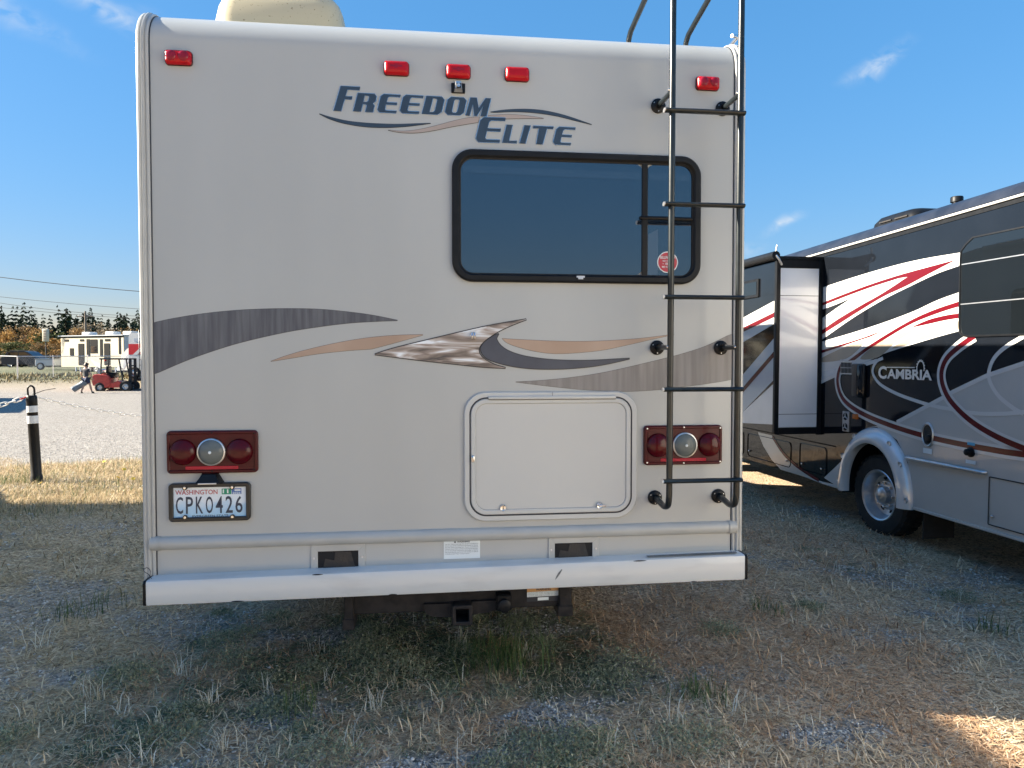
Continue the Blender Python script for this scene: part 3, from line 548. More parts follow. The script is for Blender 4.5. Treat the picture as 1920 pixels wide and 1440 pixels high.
W3 = lambda d: (lambda x, z: (x, -d, z))
def rear_patch(name, loop, mat, d, halo=None, label=None):
    o = flat(name, [loop], W3(d), mat, RV)
    return o
def closed2(a, b2, n=5): return cm(a, n) + cm(b2, n)
def grow(loop, d):
    P = np.array(loop); area = .5 * np.sum(P[:, 0] * np.roll(P[:, 1], -1) - P[:, 1] * np.roll(P[:, 0], -1)); s = 1 if area > 0 else -1
    t = np.roll(P, -1, 0) - np.roll(P, 1, 0); t /= (np.linalg.norm(t, axis=1)[:, None] + 1e-9)
    return [tuple(p) for p in P + np.stack([t[:, 1], -t[:, 0]], 1) * d * s]
Dd = REAR
decals = [('charcoal_swoosh', closed2(Dd['swoosh_left_top'], Dd['swoosh_left_bot']), 'charcoal_decal', .0016, .0015),
          ('tan_swoosh', cm(Dd['tan_left_top'], 5) + cm(Dd['tan_left_bot'][:4], 4) + cm(Dd['tan_left_bot'][4:], 4), 'tan_decal', .0016, .0012),
          ('tan_swoosh', closed2(Dd['tan_right_a'], Dd['tan_right_b']), 'tan_decal', .0016, .0012),
          ('grey_sweep', closed2(Dd['grey_right_a'], Dd['grey_right_b']), 'grey_decal', .0016, .0012),
          ('crescent_decal', closed2(Dd['cres_a'], Dd['cres_b']), 'crescent', .0034, .0035),
          ('arrow_decal', cm(Dd['arrow_a'], 5) + cm(Dd['arrow_b'], 5) + cm(Dd['arrow_c'], 5), 'arrow', .0034, .004)]
for nm, lp, mt, d, edge in decals:
    o = rear_patch(nm, lp, M[mt], d)
    flat('decal_border', [grow(lp, edge)], W3(d - .0008), M['decal_edge'], o)
# brand lettering with its own swooshes
GLYPH = {
 'F': [[(0, 0), (.38, 0), (.38, .49), (.74, .49), (.74, .60), (.38, .60), (.38, .88), (1, .88), (1, 1), (0, 1)]],
 'R': [[(0, 0), (.37, 0), (.37, .42), (.50, .42), (.60, .36), (.60, 0), (.97, 0), (.97, .36), (.86, .48), (.97, .60), (.97, .86), (.84, 1), (0, 1)], [(.37, .53), (.54, .53), (.62, .59), (.62, .83), (.54, .89), (.37, .89)]],
 'E': [[(.13, 0), (1, 0), (1, .11), (.44, .11), (.37, .18), (.37, .45), (.92, .45), (.92, .56), (.37, .56), (.37, .82), (.44, .89), (1, .89), (1, 1), (.13, 1), (0, .86), (0, .14)]],
 'D': [[(0, 0), (.82, 0), (1, .16), (1, .84), (.82, 1), (0, 1)], [(.37, .11), (.56, .11), (.64, .19), (.64, .81), (.56, .89), (.37, .89)]],
 'O': [[(.17, 0), (.83, 0), (1, .16), (1, .84), (.83, 1), (.17, 1), (0, .84), (0, .16)], [(.42, .11), (.58, .11), (.65, .19), (.65, .81), (.58, .89), (.42, .89), (.35, .81), (.35, .19)]],
 'M': [[(0, 0), (.20, 0), (.20, .66), (.42, 0), (.54, 0), (.72, .60), (.72, 0), (1, 0), (1, 1), (.74, 1), (.53, .42), (.30, 1), (0, 1)]],
 'L': [[(0, 0), (1, 0), (1, .12), (.44, .12), (.44, 1), (0, 1)]], 'I': [[(0, 0), (1, 0), (1, 1), (0, 1)]],
 'T': [[(.30, 0), (.70, 0), (.70, .88), (1, .88), (1, 1), (0, 1), (0, .88), (.30, .88)]]}
def bil(q, u, v):
    a, b2, c, d = [np.array(p) for p in q]
    return tuple((1 - u) * (1 - v) * a + u * (1 - v) * b2 + u * v * c + (1 - u) * v * d)
lg = bpy.data.objects.new('brand_lettering', None); link(lg, RV)
for ch, qd in Dd['LET']:
    loops = [[bil(qd, *p) for p in lp] for lp in GLYPH[ch]]
    flat('letter_' + ch.lower(), loops, W3(.0052), M['navy'], lg)
    flat('letter_edge', [grow(loops[0], .0022)] + [grow(l, -.0018) for l in loops[1:]], W3(.0036), M['chrome'], lg)
for nm, lp, mt in (('logo_swoosh', closed2(Dd['logo_a1'], Dd['logo_a2']), 'navy'), ('logo_swoosh', closed2(Dd['logo_d1'], Dd['logo_d2']), 'navy'),
                   ('logo_swoosh', closed2(Dd['logo_b1'], Dd['logo_b2']), 'taupe_decal'), ('logo_swoosh', cm(Dd['logo_c1'], 5) + Dd['logo_c2'], 'taupe_decal')):
    flat(nm, [lp], W3(.0028), M[mt], lg)
    flat('logo_swoosh_edge', [grow(lp, .0016)], W3(.0014), M['ink'], lg)

# window
wx0, wx1, wz0, wz1 = 1.182, 2.243, 1.775, 2.317
win = MB(); win.ring(wx0, wz0, wx1, wz1, .085, .032, .0, -.022, .007, 10); wf = win.build('window_frame', M['black_plastic'], RV, 40)
m = MB(); m.ring(wx0 + .03, wz0 + .03, wx1 - .03, wz1 - .03, .058, .007, .0, -.012, .003, 10); m.build('gasket', M['rubber'], wf, 40)
flat('window_pane', [rrect(wx0 + .034, wz0 + .034, 1.996, wz1 - .034, .05, 8)], W3(.0042), M['glass'], wf)
flat('window_pane', [rrect(2.002, wz0 + .034, wx1 - .034, wz1 - .034, .05, 8)], W3(.0030), M['glass'], wf)
m = MB(); m.box(1.986, 2.010, -.011, .0, wz0 + .034, wz1 - .034, .002, 1); m.build('mullion', M['black_plastic'], wf)
m = MB(); m.tube([(1.978, -.012, 2.054), (2.08, -.012, 2.054), (2.206, -.012, 2.052)], .0075, 8); m.build('sliding_bar', M['black_plastic'], wf)
M['pale_quad'] = glassy('pale_quad_on_glass', (.050, .072, .105), 2.0, .05)
flat('pale_quad', [[(2.012, 1.985), (2.058, 2.009), (2.058, 1.813), (2.012, 1.813)]], W3(.0050), M['pale_quad'], wf)  # paler quadrilateral laid on the right pane
M['valance'] = glassy('valance_behind_glass', (.017, .027, .044), 2.2, .03)
flat('valance', [[(1.228, 2.222), (1.98, 2.213), (1.98, 2.246), (1.228, 2.252)]], W3(.0054), M['valance'], wf)
flat('valance', [[(2.016, 2.214), (2.198, 2.212), (2.198, 2.243), (2.016, 2.245)]], W3(.0042), M['valance'], wf)
m = MB(); m.box(1.70, 1.735, -.027, -.015, 1.796, 1.803); m.box(1.707, 1.728, -.028, -.015, 1.789, 1.797); m.build('latch_mark', M['alu'], wf, None)
M['badge_red'] = pbr('red_sticker', (.42, .025, .045), .35, var=.05)
bd = flat('round_sticker', [circle(2.1003, 1.8687, .0455, 36)], W3(.0052), M['paper'], wf)
flat('sticker_field', [circle(2.1003, 1.8687, .0415, 36)], W3(.0060), M['badge_red'], bd)
for t_, z_, w_, h_ in (('BELLINGHAM', 1.883, .066, .012), ('HIGH SCHOOL', 1.871, .046, .006), ('• 1890 •', 1.857, .044, .010), ('RED RAIDERS', 1.845, .050, .007)):
    cx_ = 2.1003
    text('sticker_text', t_, [(cx_ - w_ / 2, -.0066, z_), (cx_ + w_ / 2, -.0066, z_), (cx_ + w_ / 2, -.0066, z_ + h_), (cx_ - w_ / 2, -.0066, z_ + h_)], M['paper'], bd, .012)

# marker lights
for i, (cx_, cz_) in enumerate(((.117, 2.633), (.9595, 2.6315), (1.2094, 2.6305), (1.452, 2.6308), (2.2718, 2.630))):
    hw, hh = .0515, .029
    m = MB(); m.plate(cx_ - hw, cz_ - hh, cx_ + hw, cz_ + hh, .014, .002, -.008, .002); lt = m.build('marker_light', M['black_plastic'], RV)
    lt.data.materials[0] = M['tail_red']
    m = MB()
    rg = [[(x, -.006, z) for x, z in inset_rr(cx_ - hw, cz_ - hh, cx_ + hw, cz_ + hh, .014, .002)], [(x, -.020, z) for x, z in inset_rr(cx_ - hw, cz_ - hh, cx_ + hw, cz_ + hh, .014, .004)],
          [(x, -.027, z) for x, z in inset_rr(cx_ - hw, cz_ - hh, cx_ + hw, cz_ + hh, .016, .011)], [(x, -.0285, z) for x, z in inset_rr(cx_ - hw, cz_ - hh, cx_ + hw, cz_ + hh, .018, .019)]]
    m.loft(rg, True, False, True); lc = m.build('lens', M['red_lens'], lt, 50)
    if i in (0, 4):
        for s_ in (-1, 1):
            m = MB(); m.revolve([(.0205, -.0265), (.019, -.0300), (.012, -.0325), (0, -.033)], 18, lambda a, b2, h: (cx_ + s_ * .023 + a, h, cz_ + .002 + b2)); m.build('reflex_dome', M['red_inner'], lt, 60)
    elif i < 3:
        m = MB(); m.box(cx_ - .024, cx_ + .024, -.0296, -.027, cz_ - .001, cz_ + .007); m.box(cx_ - .006, cx_ + .006, -.0300, -.027, cz_ - .006, cz_ + .011); m.build('bulb_shadow', M['red_inner'], lt, None)  # darker red cross drawn as the bulb's shadow in the lens
# reversing camera
m = MB(); m.plate(1.1807, 2.545, 1.2374, 2.5836, .003, .0, -.012, .002); rc = m.build('reversing_camera', M['black_plastic'], RV)
m = MB(); m.add([(1.192, -.012, 2.546), (1.226, -.012, 2.546), (1.223, -.012, 2.584), (1.195, -.012, 2.584), (1.196, -.045, 2.549), (1.222, -.045, 2.549), (1.219, -.038, 2.581), (1.199, -.038, 2.581)],
                [(4, 5, 6, 7), (0, 1, 5, 4), (1, 2, 6, 5), (2, 3, 7, 6), (3, 0, 4, 7)]); m.build('camera_hood', M['alu'], rc, None)
m = MB(); m.box(1.1985, 1.2195, -.048, -.0455, 2.551, 2.570, .001, 1); m.build('camera_body', M['black_plastic'], rc)
m = MB(); m.revolve([(.0075, -.048), (.0075, -.0505), (.005, -.0505), (0, -.0495)], 14, lambda a, b2, h: (1.209 + a, h, 2.5605 + b2)); m.build('camera_lens', M['alu'], rc, 40)

# tail lights
for x0, bulbs in ((.052, (.1141, .2242, .3313)), (1.998, (2.0597, 2.1768, 2.2892))):
    x1 = x0 + .349; z0, z1 = 1.000, 1.170
    m = MB(); m.plate(x0, z0, x1, z1, .016, .002, -.014, .004); tl = m.build('tail_light', M['tail_red'], RV)
    m = MB(); m.ring(x0 + .002, z0 + .002, x1 - .002, z1 - .002, .015, .012, -.012, -.0185, .003, 8); m.build('lens_rim', M['tail_red'], tl, 40)
    for k, bx in enumerate(bulbs):
        r_ = .052
        m = MB(); m.revolve([(r_, -.0135), (r_ * .985, -.020), (r_ * .90, -.027), (r_ * .72, -.034), (r_ * .45, -.039), (r_ * .2, -.041), (0, -.0415)], 32, lambda a, b2, h: (bx + a, h, 1.0855 + b2))
        m.build('bulb_lens', M['clear'] if k == 1 else M['tail_bulb'], tl, 60)
        if k == 1:
            m = MB(); m.revolve([(r_ + .002, -.0135), (r_ + .002, -.024), (r_ - .003, -.026), (r_ - .004, -.022)], 32, lambda a, b2, h: (bx + a, h, 1.0855 + b2)); m.build('bulb_ring', M['alu'], tl, 40)
            m = MB(); m.revolve([(.0065, -.0405), (.005, -.0435), (0, -.044)], 12, lambda a, b2, h: (bx + a, h, 1.0855 + b2)); m.build('lens_centre', M['paper'], tl, 40)
    m = MB(); m.plate(x0 + .072, 1.0155, x1 - .075, 1.029, .003, -.013, -.0175, .001); m.build('reflector_strip', M['tail_reflector'], tl)
    for sx, sz in ((x0 + .012, z0 + .012), (x1 - .012, z0 + .012), (x0 + .012, z1 - .012), (x1 - .012, z1 - .012), ((x0 + x1) / 2, z1 - .008), ((x0 + x1) / 2, z0 + .008)):
        m = MB(); m.revolve([(.004, -.017), (.0035, -.0200), (0, -.0205)], 8, lambda a, b2, h: (sx + a, h, sz + b2)); m.build('screw', M['alu'] if x0 > 1 else M['black_plastic'], tl, 40)

# licence plate, its frame and lamp
px0, px1, pz0, pz1 = .058, .370, .808, .961
m = MB(); m.add([(.182, .0, .999), (.246, .0, .999), (.268, .0, .962), (.162, .0, .962), (.190, -.030, .997), (.240, -.030, .997), (.262, -.048, .963), (.168, -.048, .963)],
                [(4, 5, 6, 7), (0, 1, 5, 4), (1, 2, 6, 5), (2, 3, 7, 6), (3, 0, 4, 7)]); ll = m.build('plate_lamp', M['black_plastic'], RV, 20)
m = MB(); m.box(.180, .250, -.050, -.044, .9605, .966, .001, 1); m.build('lamp_strip', M['alu'], ll)
m = MB(); m.ring(px0, pz0, px1, pz1, .016, .0165, .0, -.018, .003, 8); pf = m.build('license_plate', M['plate_frame'], RV, 40)
flat('plate_sheet', [rrect(px0 + .010, pz0 + .010, px1 - .010, pz1 - .010, .010, 5)], W3(.008), M['plate'], pf)
def tq(x0, z0, x1, z1, d): return [(x0, -d, z0), (x1, -d, z0), (x1, -d, z1), (x0, -d, z1)]
M['plate_red'] = pbr('plate_red_print', (.42, .045, .055), .4); M['plate_navy'] = pbr('plate_number_print', (.018, .035, .075), .35)
M['tag_green'] = pbr('green_tab', (.02, .28, .16), .4); M['tag_blue'] = pbr('blue_tab', (.06, .14, .42), .4)
text('plate_state', 'WASHINGTON', tq(.082, .9150, .243, .9335, .0092), M['plate_red'], pf, .008)
for i, ch in enumerate('CPK0426'):
    xx = .0835 + i * .0380
    text('plate_number', 'O' if ch == '0' else ch, tq(xx, .8385, xx + .0275, .9065, .0094), M['plate_navy'], pf, .010)
text('plate_motto', 'EVERGREEN STATE', tq(.146, .8235, .284, .8325, .0092), M['plate_navy'], pf, .008)
t1 = flat('month_tab', [[(.259, .9135), (.296, .9135), (.296, .9365), (.259, .9365)]], W3(.0088), M['tag_green'], pf); text('tab_text', '11', tq(.263, .918, .285, .9335, .0094), M['paper'], t1, .03)
t2 = flat('year_tab', [[(.298, .9135), (.335, .9135), (.335, .9365), (.298, .9365)]], W3(.0088), M['tag_blue'], pf); text('tab_text', '2026', tq(.301, .9145, .332, .9225, .0094), M['paper'], t2, .02)
flat('tab_mark', [[(.309, .926), (.332, .926), (.332, .933), (.309, .933)]], W3(.0093), M['paper'], t2)
for sx, sz in ((.121, .944), (.302, .943), (.121, .8265), (.302, .8245)):
    m = MB(); m.revolve([(.0095, -.016), (.0095, -.0195), (0, -.0195)], 16, lambda a, b2, h: (sx + a, h, sz + b2)); wsh = m.build('screw_boss', M['plate_frame'], pf, 40)
    m = MB(); m.revolve([(.0058, -.0195), (.005, -.0225), (0, -.023)], 12, lambda a, b2, h: (sx + a, h, sz + b2)); m.build('screw', M['chrome'], wsh, 40)

# baggage door
hx0, hx1, hz0, hz1 = 1.229, 1.968, .776, 1.318
m = MB(); m.ring(hx0, hz0, hx1, hz1, .092, .030, .0, -.012, .004, 10); hd = m.build('baggage_door', M['door_white'], RV, 40)
m = MB(); m.ring(hx0 + .0215, hz0 + .0215, hx1 - .0215, hz1 - .0215, .072, .0065, -.008, -.0126, .001, 10); m.build('seal', M['ink'], hd, 40)
m = MB(); m.ring(hx0 + .028, hz0 + .028, hx1 - .028, hz1 - .028, .066, .021, .0, -.0135, .003, 10); m.build('door_frame', M['door_white'], hd, 40)
flat('door_panel', [rrect(hx0 + .047, hz0 + .047, hx1 - .047, hz1 - .047, .047, 8)], W3(.0085), M['door_white'], hd)
m = MB(); m.ring(hx0 + .0475, hz0 + .0475, hx1 - .0475, hz1 - .0475, .047, .0022, -.0075, -.0093, .0005, 10); m.build('panel_seam', M['dark'], hd, 40)
m = MB(); m.box(1.330, 1.873, -.021, -.010, 1.287, 1.3005, .004, 2); m.build('hinge', M['door_white'], hd)
m = MB(); m.box(1.331, 1.872, -.0165, -.010, 1.2845, 1.2872); m.build('hinge_shadow', M['dark'], hd, None)  # dark strip drawn as the shadow under the hinge
m = MB(); m.box(1.600, 1.6012, -.0135, -.011, 1.275, 1.316); m.build('frame_joint', M['ink'], hd, None)
for lx, lz, turn in ((1.392, .8323, 0), (1.8046, .8325, 1)):
    m = MB(); m.revolve([(.0145, -.007), (.0145, -.014), (.012, -.017), (.009, -.016), (0, -.016)], 20, lambda a, b2, h: (lx + a, h, lz + b2)); lk = m.build('lock', M['chrome'], hd, 40)
    m = MB()
    if turn: m.box(lx - .006, lx + .026, -.026, -.016, lz - .0035, lz + .0035, .002, 1)
    else: m.box(lx - .0015, lx + .0015, -.0175, -.016, lz - .007, lz + .007)
    m.build('thumb_turn' if turn else 'keyhole', M['chrome'] if turn else M['ink'], lk, 40)
m = MB(); m.box(1.258, 1.272, -.024, -.012, 1.028, 1.055, .004, 2); sl = m.build('side_latch', M['chrome'], hd); m = MB(); m.box(1.2635, 1.2665, -.026, -.0235, 1.033, 1.05); m.build('latch_slot', M['ink'], sl, None)
# door holdback clip on the arrow
m = MB()
for cx_ in (1.2625, 1.2735):
    m.tube([(cx_, -.004, 1.538), (cx_, -.022, 1.541), (cx_, -.026, 1.551), (cx_, -.022, 1.561), (cx_, -.004, 1.564)], .0032, 6)
m.box(1.257, 1.279, -.006, -.003, 1.545, 1.557); m.build('door_clip', M['chrome'], RV, 40)

# half-round moulding and lower panel
rg = []
for x, s in ((-.012, .90), (-.012, 1.0), (2.412, 1.0), (2.412, .90)):
    rg.append([(x, -.027 * math.sin(R(a)) * s + .002, .7215 + .027 * math.cos(R(a)) * s) for a in range(0, 181, 15)])
m = MB(); m.loft(rg, False, False, False)
for r_ in (rg[0], rg[-1]): m.add(r_, [tuple(range(len(r_)))])
ru = m.build('rub_rail', M['trim'], RV, 50)
for x0, x1 in ((-.014, .020), (2.380, 2.414)):
    m = MB(); m.loft([[(x, -.030 * math.sin(R(a)) + .002, .7215 + .0295 * math.cos(R(a))) for a in range(0, 181, 15)] for x in (x0, x1)], False, False, False); m.build('end_cap', M['trim'], ru, 50)
for fx0, fz0, fx1, fz1, ox0, oz0, ox1, oz1 in ((.6038, .588, .8215, .697, .6312, .592, .7934, .669), (1.5853, .598, 1.8029, .7005, 1.606, .602, 1.7726, .6744)):
    m = MB(); m.ring(fx0, fz0 - .03, fx1, fz1, .008, .0275, .0, -.006, .0015, 4); fo = m.build('vent_frame', M['trim'], RV, 40)
    flat('vent_opening', [[(ox0 - .01, oz0 - .03), (ox1 + .01, oz0 - .03), (ox1 + .01, oz1 + .006), (ox0 - .01, oz1 + .006)]], W3(.0012), M['void'], fo)
    m = MB(); m.add([(ox0 + .07, -.003, oz1 - .004), (ox1 - .03, -.003, oz1 - .004), (ox1 - .01, -.003, oz0), (ox0 + .06, -.003, oz0)], [(0, 1, 2, 3)])
    m.add([(ox0 + .03, -.004, oz1 - .030), (ox1 - .05, -.004, oz1 - .048), (ox1 - .06, -.004, oz0), (ox0 + .02, -.004, oz0 + .005)], [(0, 1, 2, 3)]); m.build('bracket', M['dark'], fo, None)
    for sx in (fx0 + .012, fx1 - .012):
        m = MB(); m.revolve([(.005, -.005), (.004, -.0085), (0, -.009)], 8, lambda a, b2, h: (sx + a, h, fz1 - .055 + b2)); m.build('screw', M['alu'], fo, 40)
wsx0, wsx1, wsz0, wsz1 = 1.1436, 1.295, .6208, .7005
st = flat('warning_label', [[(wsx0, wsz0), (wsx1, wsz0), (wsx1, wsz1), (wsx0, wsz1 - .001)]], W3(.0016), M['paper'], RV)
text('label_heading', '▲ WARNING', tq(1.185, .6885, 1.252, .6955, .0024), M['ink'], st, .03)
for i in range(7):
    z_ = .680 - i * .0068
    text('label_line', random.choice(('Do not exceed the rated load of this bumper or hitch at', 'any time. Keep all openings clear of snow and debris and', 'read the manual before towing or carrying any load here.')), tq(1.150, z_, 1.150 + (.137 if i < 6 else .10), z_ + .0045, .0024), M['plate_navy'], st, .004)

# bumper
bl0, bl1, br0, br1 = (-.006, .4997), (-.004, .5945), (2.421, .5135), (2.4214, .6185)
def bump_ring(t):
    x = -.006 + t * 2.4275; zb = .4997 + t * .0138; zt = .5945 + t * .024; c = .010
    return [(x, -.085 + c * .3, zb), (x, -.085, zb + c), (x, -.085, zt - c), (x, -.085 + c * .3, zt - c * .3), (x, -.085 + c, zt), (x, .10, zt + .001), (x, .10, zt - .03), (x, -.06, zt - .03), (x, -.06, zb + .012), (x, -.06, zb)]
m = MB(); m.loft([bump_ring(t) for t in (0, .25, .5, .75, 1)]); bp_ = m.build('bumper', M['white_paint'], RV, 30)
for t, s in ((0, -1), (1, 1)):
    r_ = bump_ring(t); m = MB(); x = r_[0][0]
    m.add([(x + s * d, p[1] - .002 * (1 if p[1] < 0 else 0), p[2]) for d in (.0005, .011) for p in (r_[0], r_[1], r_[2], r_[4], r_[5], (0, .10, r_[0][2]))],
          [(0, 1, 2, 3, 4, 5), (6, 7, 8, 9, 10, 11)] + [(i, (i + 1) % 6, 6 + (i + 1) % 6, 6 + i) for i in range(6)]); m.build('bumper_end_cap', M['black_plastic'], bp_, 30)
m = MB(); m.add([(2.00, -.066, .6160), (2.395, -.066, .6200), (2.40, -.040, .6206), (2.00, -.044, .6164)], [(0, 1, 2, 3)])
m.V = [(x, y, z + .0035) for x, y, z in m.V]; M['grip'] = pbr('grey_grip_tape', (.20, .21, .22), .8, var=.2, scale=60, bump=.3, bscale=300); m.build('step_tape', M['grip'], bp_, None)
sc_ = [(1.601, .541), (1.606, .556), (1.614, .570), (1.628, .586), (1.632, .584), (1.623, .568), (1.615, .556)]
for k_, (a_, b_, l_) in enumerate(((.31, .503, .05), (.92, .5065, .035), (1.93, .609, .06), (2.18, .512, .03), (.62, .598, .045), (1.27, .505, .04))):
    flat('paint_chip', [cm([(a_, b_), (a_ + l_ * .4, b_ + .0035), (a_ + l_, b_ + .001), (a_ + l_ * .5, b_ - .002)], 3, True)], W3(.0856), M['hitch'], bp_)
flat('scratch', [[(x - .002, z) for x, z in sc_]], W3(.0856), M['grip'], bp_)
m = MB(); m.tube(cm([(.004, -.078, .60), (.002, -.06, .628), (-.012, -.055, .640), (-.022, -.06, .634), (-.018, -.06, .624), (-.004, -.065, .618), (.010, -.07, .60)], 5), .0014, 5); m.build('loose_wire', M['ink'], RV, 60)
m = MB(); m.box(0, 2.40, .012, .10, .525, .59); m.build('frame_rail_cover', M['dark'], RV, None)

# hitch
m = MB(); m.box(.756, 1.671, .020, .10, .395, .482, .004, 1); ht = m.build('hitch', M['hitch'], RV)
for x0, x1, z0, z1 in ((.734, .772, .352, .50), (1.632, 1.687, .372, .50)):
    m = MB(); m.box(x0, x1, -.004, .115, z0, z1, .004, 1); m.box(x0 - .006, x1 + .004, -.008, .12, z0 - .012, z0 + .034, .003, 1); m.build('hitch_bracket', M['hitch'], ht)
m = MB()
m.ring(1.176, .352, 1.261, .437, .010, .016, .16, -.045, .003, 4); rc_ = m.build('receiver_tube', M['hitch'], ht, 40)
flat('tube_inside', [[(1.186, .362), (1.251, .362), (1.251, .427), (1.186, .427)]], lambda x, z: (x, .05, z), M['void'], rc_)
m = MB(); m.loft([[(x, y, z) for x, z in ((1.060, .432), (1.066, .396), (1.10, .378), (1.178, .374), (1.178, .432))] for y in (.0, .018)]); m.build('safety_chain_plate', M['hitch'], ht, 30); m = MB(); m.loft([[(x, y, z) for x, z in ((1.260, .437), (1.260, .380), (1.330, .388), (1.372, .402), (1.376, .437))] for y in (.0, .018)]); m.build('safety_chain_plate', M['hitch'], ht, 30)
m = MB(); m.box(1.362, 1.426, -.03, .02, .400, .470, .006, 1); pl = m.build('trailer_plug', M['black_plastic'], ht)
m = MB(); m.revolve([(.026, -.03), (.027, -.05), (.020, -.054), (0, -.054)], 16, lambda a, b2, h: (1.394 + a, h, .428 + b2)); m.build('plug_cap', M['black_plastic'], pl, 40)
s2 = flat('hitch_label', [[(1.4962, .420), (1.6362, .420), (1.6362, .484), (1.4962, .480)]], lambda x, z: (x, .0185, z), M['ink'], ht)
flat('label_top', [[(1.497, .462), (1.635, .465), (1.635, .483), (1.497, .479)]], lambda x, z: (x, .0178, z), M['orange_paper'], s2)
flat('label_middle', [[(1.497, .440), (1.635, .443), (1.635, .464), (1.497, .461)]], lambda x, z: (x, .0178, z), M['paper'], s2)
flat('label_box', [[(1.543, .424), (1.590, .425), (1.590, .438), (1.543, .437)]], lambda x, z: (x, .0178, z), M['paper'], s2)
text('label_heading', 'WARNING', [(1.535, .0172, .466), (1.600, .0172, .4675), (1.600, .0172, .4785), (1.535, .0172, .477)], M['ink'], s2, .03)
for i in range(3): text('label_line', 'maximum trailer weight and tongue load rating', [(1.502, .0172, .443 + i * .006), (1.628, .0172, .4455 + i * .006), (1.628, .0172, .4492 + i * .006), (1.502, .0172, .4467 + i * .006)], M['ink'], s2)

# ladder
LX = (2.052, 2.337)
ld = bpy.data.objects.new('ladder', None); link(ld, RV)
for k, lx in enumerate(LX):
    path = [(lx - .002, -.004, .859)] + cm([(lx - .002, -.05, .856), (lx - .002, -.12, .845), (lx, -.165, .858), (lx, -.180, .90)], 5) + [(lx + .004, -.18, 2.4), (lx + .006, -.18, 3.00)] + \
           cm([(lx + .006, -.18, 3.05), (lx + .006, -.17, 3.10), (lx + .006, -.13, 3.125), (lx + .006, -.08, 3.12)], 4) + [(lx - .004, .30, 3.035)] + cm([(lx - .006, .38, 3.016), (lx - .006, .415, 2.99), (lx - .006, .42, 2.95)], 4) + [(lx - .006, .42, 2.85)]
    m = MB(); m.tube(path, .0128, 14); m.build('rail', M['black_steel'], ld, 60)
    for fz in (2.528, 1.504, .859):
        fx = lx - .002 if fz < 1 else lx + .004
        m = MB(); m.revolve([(.031, .0), (.031, -.007), (.027, -.010), (.016, -.014), (.014, -.03)], 22, lambda a, b2, h: (fx + a, h, fz + b2)); fg = m.build('mount_flange', M['black_plastic'], ld, 40)
        for j in range(3):
            an = 2 * math.pi * j / 3 + .5
            m = MB(); m.revolve([(.0035, -.007), (.003, -.0115), (0, -.012)], 6, lambda a, b2, h: (fx + .022 * math.cos(an) + a, h, fz + .022 * math.sin(an) + b2)); m.build('screw', M['alu'], fg, 40)
        if fz > 1:
            m = MB(); m.tube([(fx, -.008, fz), (fx, -.176, fz - .002)], .0105, 12); m.build('standoff', M['black_steel'], ld, 60)
            m = MB(); m.revolve([(.006, 0), (.006, .006), (0, .008)], 8, lambda a, b2, h: (fx - .012 - h, -.18 + a, fz + b2)); m.build('bolt', M['chrome'], ld, 40)
for rz in (2.444, 2.073, 1.7028, 1.3313, .960):
    m = MB()
    m.loft([[(x, -.191 + .0165 * math.cos(R(a)), rz + .0095 * math.sin(R(a))) for a in range(0, 360, 30)] for x in (2.022, 2.354)]); rn = m.build('rung', M['black_steel'], ld, 40)
    m = MB(); m.loft([[(x, -.191 + .0155 * math.cos(R(a)), rz + .0088 * math.sin(R(a))) for a in range(0, 360, 30)] for x in (2.0185, 2.0222)]); m.build('rung_end_cap', M['alu'], rn, 40)

# roof vent cover
rg = []
for z, ins in ((2.84, 0), (2.92, .0), (2.98, .010), (3.02, .024), (3.05, .045), (3.072, .078), (3.082, .12), (3.085, .16)):
    x0, x1, y0, y1 = .172, .722, .22, .80
    rg.append([(x, y, z) for x, y in rrect(x0 + ins, y0 + ins, x1 - ins, y1 - ins, .09, 6)])
m = MB(); m.loft(rg, True, False, True); m.build('roof_vent_cover', M['dome'], RV, 60)
m = MB(); m.box(.85, 1.65, 2.2, 3.2, 2.85, 3.12, .06, 3); m.build('roof_air_conditioner', M['yellow_plastic'], RV)
# marker knob on the left side, side windows, cab, wheels
m = MB(); m.revolve([(.034, .0), (.034, .012), (.026, .022), (0, .024)], 16, lambda a, b2, h: (-.022 - h, .9 + a, .93 + b2)); m.build('side_reflector', M['black_plastic'], RV, 40)
for sx, s in ((X0, -1), (X1, 1)):
    for y0, y1, z0, z1 in ((1.2, 2.2, 1.65, 2.25), (3.2, 4.4, 1.6, 2.3)):
        m = MB(); m.loft([[(sx + s * d, y, z) for y, z in inset_rr(y0, z0, y1, z1, .08, q)] for d, q in ((0, 0), (.015, .004), (.015, .03), (.004, .034))], True, False, True); m.build('side_window', M['glass_side'], RV, 40)
cabp = [(5.3, .45), (5.3, 1.88), (5.75, 1.86), (6.30, 1.30), (7.0, 1.18), (7.12, 1.0), (7.12, .45)]
m = MB(); m.loft([[(x, y, z) for y, z in cabp] for x in (.17, 2.23)]); cb = m.build('cab', M['white_paint'], RV, 25)
m = MB(); m.add([(.26, 5.80, 1.85), (2.14, 5.80, 1.85), (2.14, 6.31, 1.32), (.26, 6.31, 1.32)], [(0, 1, 2, 3)]); m.build('windshield', M['glass_side'], cb, None)
for sx in (.167, 2.233): m = MB(); m.add([(sx, 5.35, 1.30), (sx, 5.35, 1.76), (sx, 5.72, 1.76), (sx, 6.18, 1.30)], [(0, 1, 2, 3)]); m.build('cab_window', M['glass_side'], cb, None)
for wx, o_ in ((.16, -1), (2.24, 1)):
    wheel(RV, wx, 2.3, .37, .37, .24, .22, .10, o_); wheel(RV, wx, 6.2, .37, .37, .22, .22, .03, o_)
m = MB(); m.box(.2, 2.2, .25, 5.2, .40, .60); m.build('underbody', M['dark'], RV, None)

